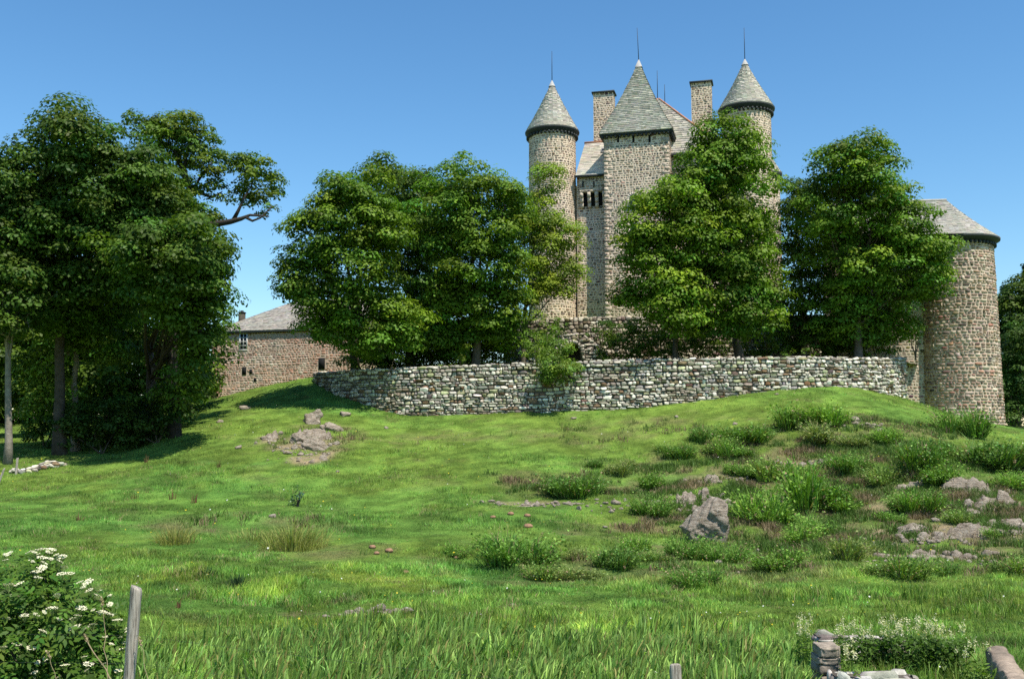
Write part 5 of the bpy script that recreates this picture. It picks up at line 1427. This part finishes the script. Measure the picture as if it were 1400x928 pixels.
tuft("rush_clump", 400, 752, 72, 42, 800, (.25, .26, .07), "large tan and green rush tuft, right one of two", 502, "rushes", "rush tufts in the wet grass", lean=.9, vary=.35)
tuft("rush_clump", 350, 738, 80, 16, 380, (.26, .27, .08), "low sparse rushes between the two tan tufts", 503, "rushes", "rush tufts in the wet grass", lean=.9, vary=.35)
tuft("thistle", 283, 788, 20, 16, 70, (.045, .10, .035), "spiky dark green thistle rosette in the wet grass", 504, "thistle", width=.05, lean=.9)
tuft("rush_clump", 323, 806, 22, 26, 200, (.035, .065, .030), "dark blackish green rush tuft right of the thistle", 505, "rushes", "rush tufts in the wet grass")
tuft("dark_weed", 252, 786, 18, 12, 60, (.05, .10, .035), "low broad leaved weed left of the thistle", 506, "weed", width=.06, lean=1.0)
GD = "brown dock stalks in the meadow"
for i, (px, py, h, lab) in enumerate([(184, 682, 12, "brown dock stalks below the shaded wood, leftmost of three"), (236, 684, 14, "brown dock stalks below the shaded wood, middle of three"), (265, 688, 18, "tallest brown dock stalks, rightmost of three below the shaded wood"), (108, 712, 14, "reddish dock stalk at the left of the meadow"), (300, 640, 12, "dry dock stalks at the lower rim of the tree shadow"), (200, 632, 13, "dry dock stalks inside the lower rim of the tree shadow"), (695, 812, 12, "reddish dock stalk at the edge of the iris bed"), (244, 834, 16, "reddish dock stalk right of the fence post")]):
    tuft("dock_plant", px, py, 8, h, 16, (.16, .085, .045), lab, 510 + i, "dock plant", GD, .035, .2)
shrub("small blue green conifer seedling standing alone on the slope", G(407, 692), [lobe(405, 682, 9, 9, G(407, 692)[1]), lobe(410, 672, 7, 8, G(407, 692)[1])], 520, (.050, .100, .060), name="young_conifer", cat="shrub", leaf=.10, clump=(.14, .26), per=40, dens=4)

# meadow grass, iris bed
def scatter(rng, n, y0, y1, xr=.56, xpad=1.5):
    y = np.sqrt(rng.uniform(y0 ** 2, y1 ** 2, n)); x = rng.uniform(-1, 1, n) * (y * xr + xpad)
    return x, y
rng = np.random.default_rng(600); mb = MB()
def iris_mask(x, y):
    n = fbm(x / 1.4, y / 1.1, 71, 4)
    m = smooth(12.0, 12.6, y) * smooth(20.6, 17.0, y + (n - .5) * 4) * smooth(-7.0, -4.0, x + (n - .5) * 3) * smooth(5.0, 4.2, x + (n - .5) * 1.5)
    return m
for n, y0, y1, hs, wd, nb in ((52000, 10.5, 19, .15, .013, 4), (70000, 19, 34, .095, .018, 4), (76000, 34, 55, .10, .026, 3), (52000, 55, 96, .10, .036, 3)):
    x, y = scatter(rng, n, y0, y1)
    z = H(x, y)
    # nothing grows under the terrace or the buildings
    ok = ~inside(x, y, poly) & ~((y > 85) & (x < P(486, 545, 86)[0]) & (x > P(288, 545, 90)[0]))
    x, y, z = x[ok], y[ok], z[ok]; n = len(x)
    hn = fbm(x / 2.0, y / 1.6, 41, 4); hump = patch("dry", x, y); bare = patch("bare", x, y); lush = patch("lush", x, y); yel = patch("yel", x, y)
    hh = hs * (.35 + 1.5 * smooth(.35, .75, hn)) * (1 - .45 * hump) * (1 - .8 * bare) * (1 + .9 * yel)
    c = ground_col(x, y) * (1.45 if y1 < 40 else 1.15)
    fresh = rng.normal(1, .22, (n, 1)).clip(.5, 1.7) * (.7 + .6 * smooth(.3, .7, fbm(x / .5, y / .5, 48, 2)))[:, None] * (1 + (hn[:, None] - .5) * .5)
    sm = fbm(x / .8, y / .8, 47, 3); straw = rng.random(n) < (.02 + .16 * hump + .30 * smooth(.60, .72, sm))
    c = c * fresh * (1 + rng.normal(0, .10, (n, 1)) * [1.4, .2, -.4]); c[straw] = np.array([.30, .24, .12]) * fresh[straw]
    keep = rng.random(n) > bare * .9
    x, y, z, hh, c = x[keep], y[keep], z[keep], hh[keep], c[keep]; n = len(x)
    k = np.repeat(np.arange(n), nb); N = len(k); j = rng.normal(0, .055 + wd, (N, 2))
    b = np.stack([x[k] + j[:, 0], y[k] + j[:, 1], z[k] - .03], -1); h = hh[k] * rng.uniform(.5, 1.25, N) + .03
    le = rng.normal(0, .38, (N, 3)) * [1, 1, 0] * h[:, None]
    blades(mb, b, h, np.full(N, wd) * rng.uniform(.6, 1.3, N), le, c[k] * rng.normal(1, .12, (N, 1)), rng, 2 if y0 < 30 else 1)
o = link("meadow_grass", mb.mesh("meadow_grass", [M_grassb])); tag(o, "short green grass with drier tufts covering the meadow and the castle slope", "grass", kind="stuff")

rng = np.random.default_rng(601); mb = MB()
x, y = scatter(rng, 9500, 11, 23, .56, 1.0); m = iris_mask(x, y)
ok = rng.random(len(x)) < m * (.55 + .45 * (fbm(x / .8, y / .6, 73, 3) > .45)); x, y = x[ok], y[ok]; z = H(x, y); n = len(x)
k = np.repeat(np.arange(n), 7); N = len(k)
hgt = (.26 + .42 * fbm(x / 1.6, y / 1.3, 75, 3))[k] * rng.uniform(.6, 1.15, N)
az = np.repeat(rng.uniform(0, 2 * np.pi, n), 7) + rng.normal(0, .35, N)
b = np.stack([x[k] + rng.normal(0, .05, N), y[k] + rng.normal(0, .05, N), z[k] - .04], -1)
le = np.stack([np.cos(az), np.sin(az), 0 * az], -1) * (hgt * np.where(rng.random(N) < .25, rng.uniform(.35, .8, N), rng.uniform(.02, .36, N)))[:, None] + np.array([.06, 0, 0])
mx = rng.random((n, 1)); pc = np.array([.130, .255, .058]) * (1 - mx) + np.array([.275, .400, .085]) * mx
c = pc[k] * (rng.normal(1, .38, (N, 1)) * rng.uniform(.6, 1.25, (n, 1))[k]).clip(.3, 2.0); yl = rng.random(N) < .10; c[yl] = np.array([.26, .24, .075]) * rng.uniform(.7, 1.2, (yl.sum(), 1))
blades(mb, b, hgt, rng.uniform(.026, .046, N), le, c, rng, 4, .6)
o = link("iris_bed", mb.mesh("iris_bed", [M_grassb])); tag(o, "bed of long sword shaped iris leaves along the bottom of the meadow", "iris bed", kind="stuff")
# taller mixed sedge and herbs at the foot of the picture, beside the irises
rng = np.random.default_rng(602); mb = MB()
x, y = scatter(rng, 13000, 10.8, 26, .56, 1.2)
pr = (1 - iris_mask(x, y)) * (smooth(20, 13, y) * .75 + patch("yel", x, y) * .9) + smooth(8.5, 10, x) * smooth(34, 24, y) * .5
ok = rng.random(len(x)) < pr * smooth(.35, .6, fbm(x / 1.1, y / 1.0, 79, 4)); x, y = x[ok], y[ok]; z = H(x, y); n = len(x)
k = np.repeat(np.arange(n), 5); N = len(k); hgt = (.22 + .38 * fbm(x / 1.2, y / 1.2, 80, 3))[k] * rng.uniform(.5, 1.2, N); az = rng.uniform(0, 2 * np.pi, N)
b = np.stack([x[k] + rng.normal(0, .06, N), y[k] + rng.normal(0, .06, N), z[k] - .03], -1)
le = np.stack([np.cos(az), np.sin(az), 0 * az], -1) * (hgt * rng.uniform(.1, .75, N))[:, None]
pc = np.array([.130, .215, .034]) * rng.normal(1, .22, (n, 1)).clip(.5, 1.7) * (1 + rng.normal(0, .12, (n, 1)) * [1.5, .2, 0])
c = pc[k] * rng.normal(1, .15, (N, 1)); dr = rng.random(N) < .05; c[dr] = [.30, .25, .12]
blades(mb, b, hgt, rng.uniform(.008, .022, N), le, c, rng, 3, .7)
o = link("tall_grass", mb.mesh("tall_grass", [M_grassb])); tag(o, "taller rank grass and sedge around the iris bed", "grass", kind="stuff")

# low scrub, heather and dead bracken between the broom bushes
rng = np.random.default_rng(604); mb = MB()
x, y = scatter(rng, 150000, 27, 70); hump = np.clip(patch("dry", x, y), 0, 1)
ok = (rng.random(len(x)) < np.clip(hump * 1.9 - .55, 0, 1) * smooth(.36, .56, fbm(x / 1.5, y / 1.5, 87, 4))) & ~inside(x, y, poly); x, y = x[ok], y[ok]; z = H(x, y); n = len(x)
kind = fbm(x / 1.1, y / 1.1, 88, 3) + rng.normal(0, .05, n)
pc = np.where((kind < .52)[:, None], [[.080, .145, .026]], np.where((kind < .62)[:, None], [[.120, .150, .045]], [[.210, .155, .090]])) * rng.normal(1, .25, (n, 1)).clip(.4, 1.8)
k = np.repeat(np.arange(n), 9); N = len(k); az = rng.uniform(0, 2 * np.pi, N); hgt = (.10 + .55 * fbm(x / .9, y / .9, 89, 3) ** 1.6)[k] * rng.uniform(.5, 1.3, N)
b = np.stack([x[k] + rng.normal(0, .10, N), y[k] + rng.normal(0, .10, N), z[k] - .03], -1)
le = np.stack([np.cos(az), np.sin(az), 0 * az], -1) * (hgt * rng.uniform(.1, .9, N))[:, None]
blades(mb, b, hgt, rng.uniform(.018, .040, N), le, pc[k] * rng.normal(1, .2, (N, 1)), rng, 2, .6)
o = link("low_scrub", mb.mesh("low_scrub", [M_grassb])); tag(o, "low mixed scrub and dead bracken covering the right hand hump", "scrub", kind="stuff")

# small wild flowers dotted through the meadow
rng = np.random.default_rng(603); mb = MB()
for n, y0, y1, r in ((260, 12, 30, .02), (260, 30, 60, .03)):
    x, y = scatter(rng, n, y0, y1); ok = ~inside(x, y, poly); x, y = x[ok], y[ok]; z = H(x, y) + rng.uniform(.12, .3, len(x))
    col = np.where(rng.random((len(x), 1)) < .6, [[.62, .50, .04]], [[.75, .74, .66]])
    nr = rng.normal(0, .5, (len(x), 3)) + [0, -.3, 1]
    hexa = np.array([[math.cos(t), math.sin(t), 0] for t in np.arange(6) * np.pi / 3]) * .9
    leaves(mb, np.stack([x, y, z], -1), nr, r, col, rng, hexa)
    blades(mb, np.stack([x, y, z - .3], -1), np.full(len(x), .3), np.full(len(x), .006), np.zeros((len(x), 3)), np.tile([[.08, .14, .03]], (len(x), 1)), rng, 1)
o = link("wild_flowers", mb.mesh("wild_flowers", [M_grassb])); tag(o, "tiny yellow and white flowers scattered through the meadow grass", "wild flowers", kind="stuff")

# ------------------------------------------------------------------ foreground: posts, wire, elder bush, stone tank
def post(px, top, Y, wpx, length, label, lean=(0, 0), seed=0, group="weathered fence posts"):
    rng = np.random.default_rng(seed); p = P(px, top, Y); r = wpx * mpp(Y) / 2; N = 14
    zs = np.concatenate([np.linspace(-length, -.06, 12), [-.02, 0.0]]); th = np.arange(N) / N * 2 * np.pi
    ph = rng.uniform(0, 6); V = []
    for i, z in enumerate(zs):
        g = r * (1 + .10 * np.cos(3 * th + ph) + .05 * np.cos(5 * th - ph) + .05 * (vnoise(th * 2, th * 0 + z * 5, seed) - .5) + .035 * np.sin(z * 5 + ph))
        if i >= len(zs) - 2: g *= (.97, .84)[i - len(zs) + 2]
        if i == 10: g *= .95
        V += [[g[j] * math.cos(th[j]) + lean[0] * z, g[j] * .9 * math.sin(th[j]) + lean[1] * z, z + (.02 * math.cos(th[j] + ph) if i > 10 else 0)] for j in range(N)]
    i = np.arange(len(zs) - 1)[:, None] * N; j = np.arange(N)[None]
    q = np.stack([i + j, i + (j + 1) % N, i + N + (j + 1) % N, i + N + j], -1).reshape(-1, 4)
    V = np.array(V) + [0, 0, length]
    o = link("fence_post", mesh_np("fence_post", V, [q, [[(len(zs) - 1) * N + k for k in range(N)]]], M_wood), None, (p[0], p[1], p[2] - length))
    return tag(o, label, "fence post", group)
post(187, 802, 9.3, 14.5, 1.45, "tall weathered grey fence post beside the white flowering bush", (.045, 0), 1)
post(923, 908, 9.3, 15, 1.15, "short pale fence post top at the bottom edge right of centre", (-.03, 0), 2)
post(24, 626, 50, 3.0, 1.1, "thin grey stake standing at the left end of the tumbled wall", (.05, 0), 3)
post(6, 640, 47, 3.0, 1.0, "thin dark stake leaning at the left edge of the photo", (.35, 0), 4)
mb = MB(); a, b, c_ = P(-420, 850, 9.3), P(186, 868, 9.27), P(923, 950, 9.27)
for k in (0, 1):
    for p0, p1 in ((a, b), (b, c_)): mb.tube(bez(p0 - [0, 0, .25 * k], p1 - [0, 0, .25 * k], -.05, 9), .0011, 5)
wb = b.copy(); o = link("fence_wire", mb.mesh("fence_wire", [M_iron], wb), None, tuple(wb)); tag(o, "thin grey wire strung between the two foreground fence posts", "fence wire")

# elder with flat cream flower heads
LEAFP = np.array([[0, -.5, 0], [.16, -.28, .03], [.20, .02, .05], [0, .55, 0], [-.20, .02, .05], [-.16, -.28, .03]])
rng = np.random.default_rng(610); EY_ = 10.3
EL = [lobe(25, 805, 62, 45, EY_), lobe(70, 848, 60, 58, EY_ - .2), lobe(120, 852, 38, 40, EY_), lobe(146, 886, 26, 34, EY_), lobe(15, 890, 66, 52, EY_ - .3), lobe(-50, 840, 66, 70, EY_), lobe(90, 915, 60, 34, EY_ - .2), lobe(60, 775, 22, 22, EY_ + .1), lobe(-70, 920, 80, 60, EY_), lobe(50, 950, 80, 40, EY_ - .1)]
eb = on_ground(50, EY_); elder = thing("elder_bush", "leafy bush with flat cream flower heads at the lower left corner", "bush", eb)
mb = MB(); stems = MB(); ups = []
for c, r in EL:
    stems.tube(bez(eb, c, .1, 6, rng, .04), np.linspace(.03, .012, 6), 6, (.16, .13, .09))
    n = int(190 * r[0] * r[2] / .16); d = rand_dir(rng, n); d[:, 1] -= .15; rad = rng.uniform(.45, 1.03, n)
    p = c + d * r * rad[:, None]; st_ = d + rng.normal(0, .35, (n, 3)) + [0, 0, .25]; st_ /= np.linalg.norm(st_, axis=1)[:, None]
    nr = d * .7 + [0, -.15, 1.0] + rng.normal(0, .4, (n, 3)); nr /= np.linalg.norm(nr, axis=1)[:, None]
    st_ = st_ - nr * (st_ * nr).sum(1)[:, None]; st_ /= np.linalg.norm(st_, axis=1)[:, None]; sd = np.cross(st_, nr)
    cl = np.array([.080, .150, .020]) * rng.normal(1, .25, (n, 1)).clip(.45, 1.7) * (1 + rng.normal(0, .1, (n, 1)) * [1.5, .2, 0])
    for k, (t, s) in enumerate(((.0, .8), (.0, -.8), (.07, .75), (.07, -.75), (.13, 0))):
        tip = st_ * .8 + sd * s
        leaves(mb, p + st_ * t + sd * s * .035, nr + rng.normal(0, .15, nr.shape), .082, cl, rng, LEAFP, tip=tip * 3)
    for _ in range(260):
        d = rand_dir(rng, 1)[0]
        if d[2] < -.15 or d[1] > .35: continue
        q = c + d * r * 1.04
        if all((((q - c2) / r2) ** 2).sum() > .95 for c2, r2 in EL): ups.append((q, d))
link("stem", stems.mesh("stem", [M_bark], eb, True), elder); link("foliage", mb.mesh("foliage", [M_leaf], eb), elder)
umb = []
for s in range(3):
    r2 = np.random.default_rng(620 + s); m2 = MB(); n = 90; a = r2.uniform(0, 6.28, n); rr = np.sqrt(r2.random(n)) * .058
    p = np.stack([np.cos(a) * rr * 1.2, np.sin(a) * rr, .012 - rr * .22 + r2.normal(0, .004, n)], -1)
    hexa = np.array([[math.cos(t), math.sin(t), 0] for t in np.arange(5) * 2 * np.pi / 5])
    leaves(m2, p, r2.normal(0, .3, (n, 3)) + [0, 0, 1], .0075, np.ones((n, 3)), r2, hexa)
    for k in range(0, n, 6): m2.tube([[0, 0, -.09], p[k]], .0018, 3, (1, 1, 1), 1, False)
    umb.append(m2.mesh("flower_head", [M_flower, M_stemg := bpy.data.materials.get("flower_stem") or mat_plain("flower_stem", (.14, .19, .06))]))
rng.shuffle(ups); ups = [u for u in ups if -20 < px_of(u[0])[0] < 190 and 745 < px_of(u[0])[1] < 935]
chosen = []
for q, d in ups:
    if all(np.linalg.norm(q - c) > .065 for c, _ in chosen): chosen.append((q, d))
    if len(chosen) >= 85: break
for i, (q, d) in enumerate(chosen):
    o = link("flower_head", umb[i % 3], elder, tuple(q - eb), rng.uniform(0, 6), rng.uniform(.42, .95))
    o.rotation_euler = (rng.normal(.25, .25), rng.normal(0, .25), rng.uniform(0, 6))

# pale seeding grass stalks leaning in front of the bush
def stalk(pts, r, label, seed):
    rng = np.random.default_rng(seed); pts = np.array(pts); b = pts[0]; mb = MB()
    pp = bez(pts[0], pts[-1], 0, 8); pp[1:-1] += rng.normal(0, .006, (6, 3)); mb.tube(pp, np.linspace(r, r * .6, 8), 6, (.42, .33, .19))
    d = pp[-1] - pp[-2]; d /= np.linalg.norm(d); n = 60
    leaves(mb, pp[-1] - d * rng.uniform(-.01, .07, (n, 1)) + rng.normal(0, .006, (n, 3)), rand_dir(rng, n), .018, np.array([.45, .35, .22]) * rng.normal(1, .15, (n, 1)), rng, tip=np.tile(d * 2, (n, 1)))
    o = link("dry_grass_stalk", mb.mesh("dry_grass_stalk", [M_grassb], b), None, tuple(b)); tag(o, label, "grass stalk", "dry grass stalks by the bush")
stalk([P(162, 948, 9.4), P(116, 868, 9.4)], .008, "thick tan grass stalk with seed head leaning left in front of the bush", 631)
stalk([P(150, 940, 9.0), P(139, 818, 9.3)], .0035, "thin straight pale grass stalk against the bush near the post", 632)
stalk([P(82, 940, 9.0), P(64, 890, 9.0)], .003, "short bent pale grass stalk low in front of the bush", 633)
stalk([P(206, 950, 9.0), P(190, 872, 9.2)], .003, "curved straw stalk crossing the fence post", 634)

# stone lined tank with flowering plants
tb = on_ground(1230, 14.5)
tank = thing("stone_tank", "ruined stone lined tank overgrown with plants at the lower right", "stone tank", tb)
def low_wall(px0, Y0, y0, px1, Y1, y1, seed, thick, depth=.05, hr=(.12, .2), wr=(.2, .45), pal=[(3, (.44, .40, .35)), (2, (.34, .30, .26)), (2, (.54, .51, .45)), (1, (.22, .19, .15))]):
    pa = smooth_path([(px0, 0, Y0, y0), (px1, 0, Y1, y1)], 6)
    return dry_wall("tank_wall", pa, None, seed, thick=thick, hr=hr, wr=wr, depth=depth, base_off=.3, pal=pal, parent=tank)
low_wall(1118, 16.6, 870, 1240, 16.5, 876, 641, .3)
low_wall(1142, 12.6, 924, 1252, 12.6, 927, 642, .3)
mb = MB(); rng = np.random.default_rng(646); q0, q1 = P(1360, 884, 15.6), P(1386, 922, 12.5); d_ = (q1 - q0) / np.linalg.norm(q1 - q0); n_ = np.array([d_[1], -d_[0], 0]); n_ /= np.linalg.norm(n_); t = .0
while t < 1:
    l_ = rng.uniform(.28, .42); V, Fc = ICO[4]; V = np.sign(V) * np.abs(V) ** .5 * [l_ * np.linalg.norm(q1 - q0) / 2 * .98, .15 * rng.uniform(.9, 1.1), .22]
    V = V + (fbm(V[:, 0] * 5 + t * 9, V[:, 1] * 9 + V[:, 2] * 7, 12, 4) - .5)[:, None] * .07
    V = V @ np.array([d_, n_, np.cross(d_, n_)]); mb.add(V + q0 + (q1 - q0) * (t + l_ / 2) - [0, 0, .18], [Fc], np.array([.31, .24, .18]) * rng.uniform(.75, 1.25)); t += l_
link("tank_wall", mb.mesh("tank_wall", [M_drystone], tb), tank)
mb = MB(); rng = np.random.default_rng(644); z = -3.75; c0 = P(1128, 878, 13.2)
while z < c0[2] - .05:
    h = rng.uniform(.07, .17); V, Fc = ICO[4]; V = np.sign(V) * np.abs(V) ** .30 * [.135 * rng.uniform(.88, 1.1), .2, h * .52] + ((fbm(V[:, 0] * 4 + z * 9, V[:, 2] * 4 + V[:, 1] * 3, 5, 4) - .5) * .05)[:, None]
    mb.add(V + [c0[0] + rng.normal(0, .012), c0[1], z + h / 2], [Fc], np.array([.30, .245, .19]) * rng.uniform(.6, 1.35)); z += h
link("tank_pillar", mb.mesh("tank_pillar", [M_drystone], tb), tank)
rock(1126, 872, 20, .8, .7, 645, "round white stone on the far corner of the overgrown tank", 0, 0, .1, 3, name="stone", cat="stone", group=GSN)

def flowering(label, px, py, Y, wpx, hpx, nf, seed, dark=True, ftop=None):
    rng = np.random.default_rng(seed); b = on_ground(px, Y); m = mpp(Y); W = wpx * m / 2
    zt = float(P(px, py - hpx, Y)[2]); hh = max(.2, zt - b[2]); o = thing("flowering_plant", label, "flowering plant", b, "cream flowering plants by the stone tank")
    mb = MB(); n = int((3800 if dark else 2200) * W); a = rng.uniform(-1, 1, n) * W; d = rng.normal(0, .16, n); z = rng.random(n) ** .7 * hh * .72
    leaves(mb, b + np.stack([a, d, z], -1), rng.normal(0, .5, (n, 3)) + [0, -.2, .8], .075, np.array([.075, .140, .022] if dark else [.12, .2, .03]) * rng.normal(1, .25, (n, 1)).clip(.4, 1.7), rng, LEAFP)
    ns = nf * 2; sx_ = rng.uniform(-1, 1, ns) * W; sy_ = rng.normal(0, .15, ns)
    blades(mb, b + np.stack([sx_, sy_, 0 * sx_], -1), np.full(ns, hh * .9), np.full(ns, .01), rng.normal(0, .05, (ns, 3)) * [1, 1, 0], np.tile([[.09, .15, .035]], (ns, 1)), rng, 3)
    link("foliage", mb.mesh("foliage", [M_leaf], b), o)
    for i in range(nf):
        c = b + [rng.uniform(-1, 1) * W, rng.normal(0, .15), hh * rng.uniform(.78, 1.08)]
        link("flower_head", SPIKE[i % 3], o, tuple(c - b), rng.uniform(0, 6), rng.uniform(.7, 1.2))
SPIKE = []
for s_ in range(3):
    r2 = np.random.default_rng(660 + s_); m2 = MB(); k = 30
    leaves(m2, r2.normal(0, 1, (k, 3)) * [.016, .016, .036], r2.normal(0, .6, (k, 3)) + [0, -.4, .6], .022, np.tile([[.72, .67, .44]], (k, 1)) * r2.normal(1, .1, (k, 1)), r2)
    SPIKE.append(m2.mesh("flower_head", [M_leaf]))
flowering("cream flowering plant behind the tank wall, left part of the row", 1180, 880, 16.0, 70, 24, 26, 651)
flowering("tallest cream flowering plant in the middle of the row behind the tank", 1245, 886, 15.8, 70, 36, 46, 652)
flowering("cream flowering plant behind the tank wall, right end of the row", 1300, 884, 15.8, 50, 26, 20, 653)
flowering("narrow cream flowering plant standing left of the white corner stone", 1101, 890, 15.2, 18, 42, 14, 654, False)
flowering("small cream flowering plant beside the tank pillar", 1160, 915, 13.0, 22, 34, 10, 655, False)
flowering("sparse cream flowering plant at the right side of the tank", 1338, 912, 13.2, 30, 30, 7, 656, False)
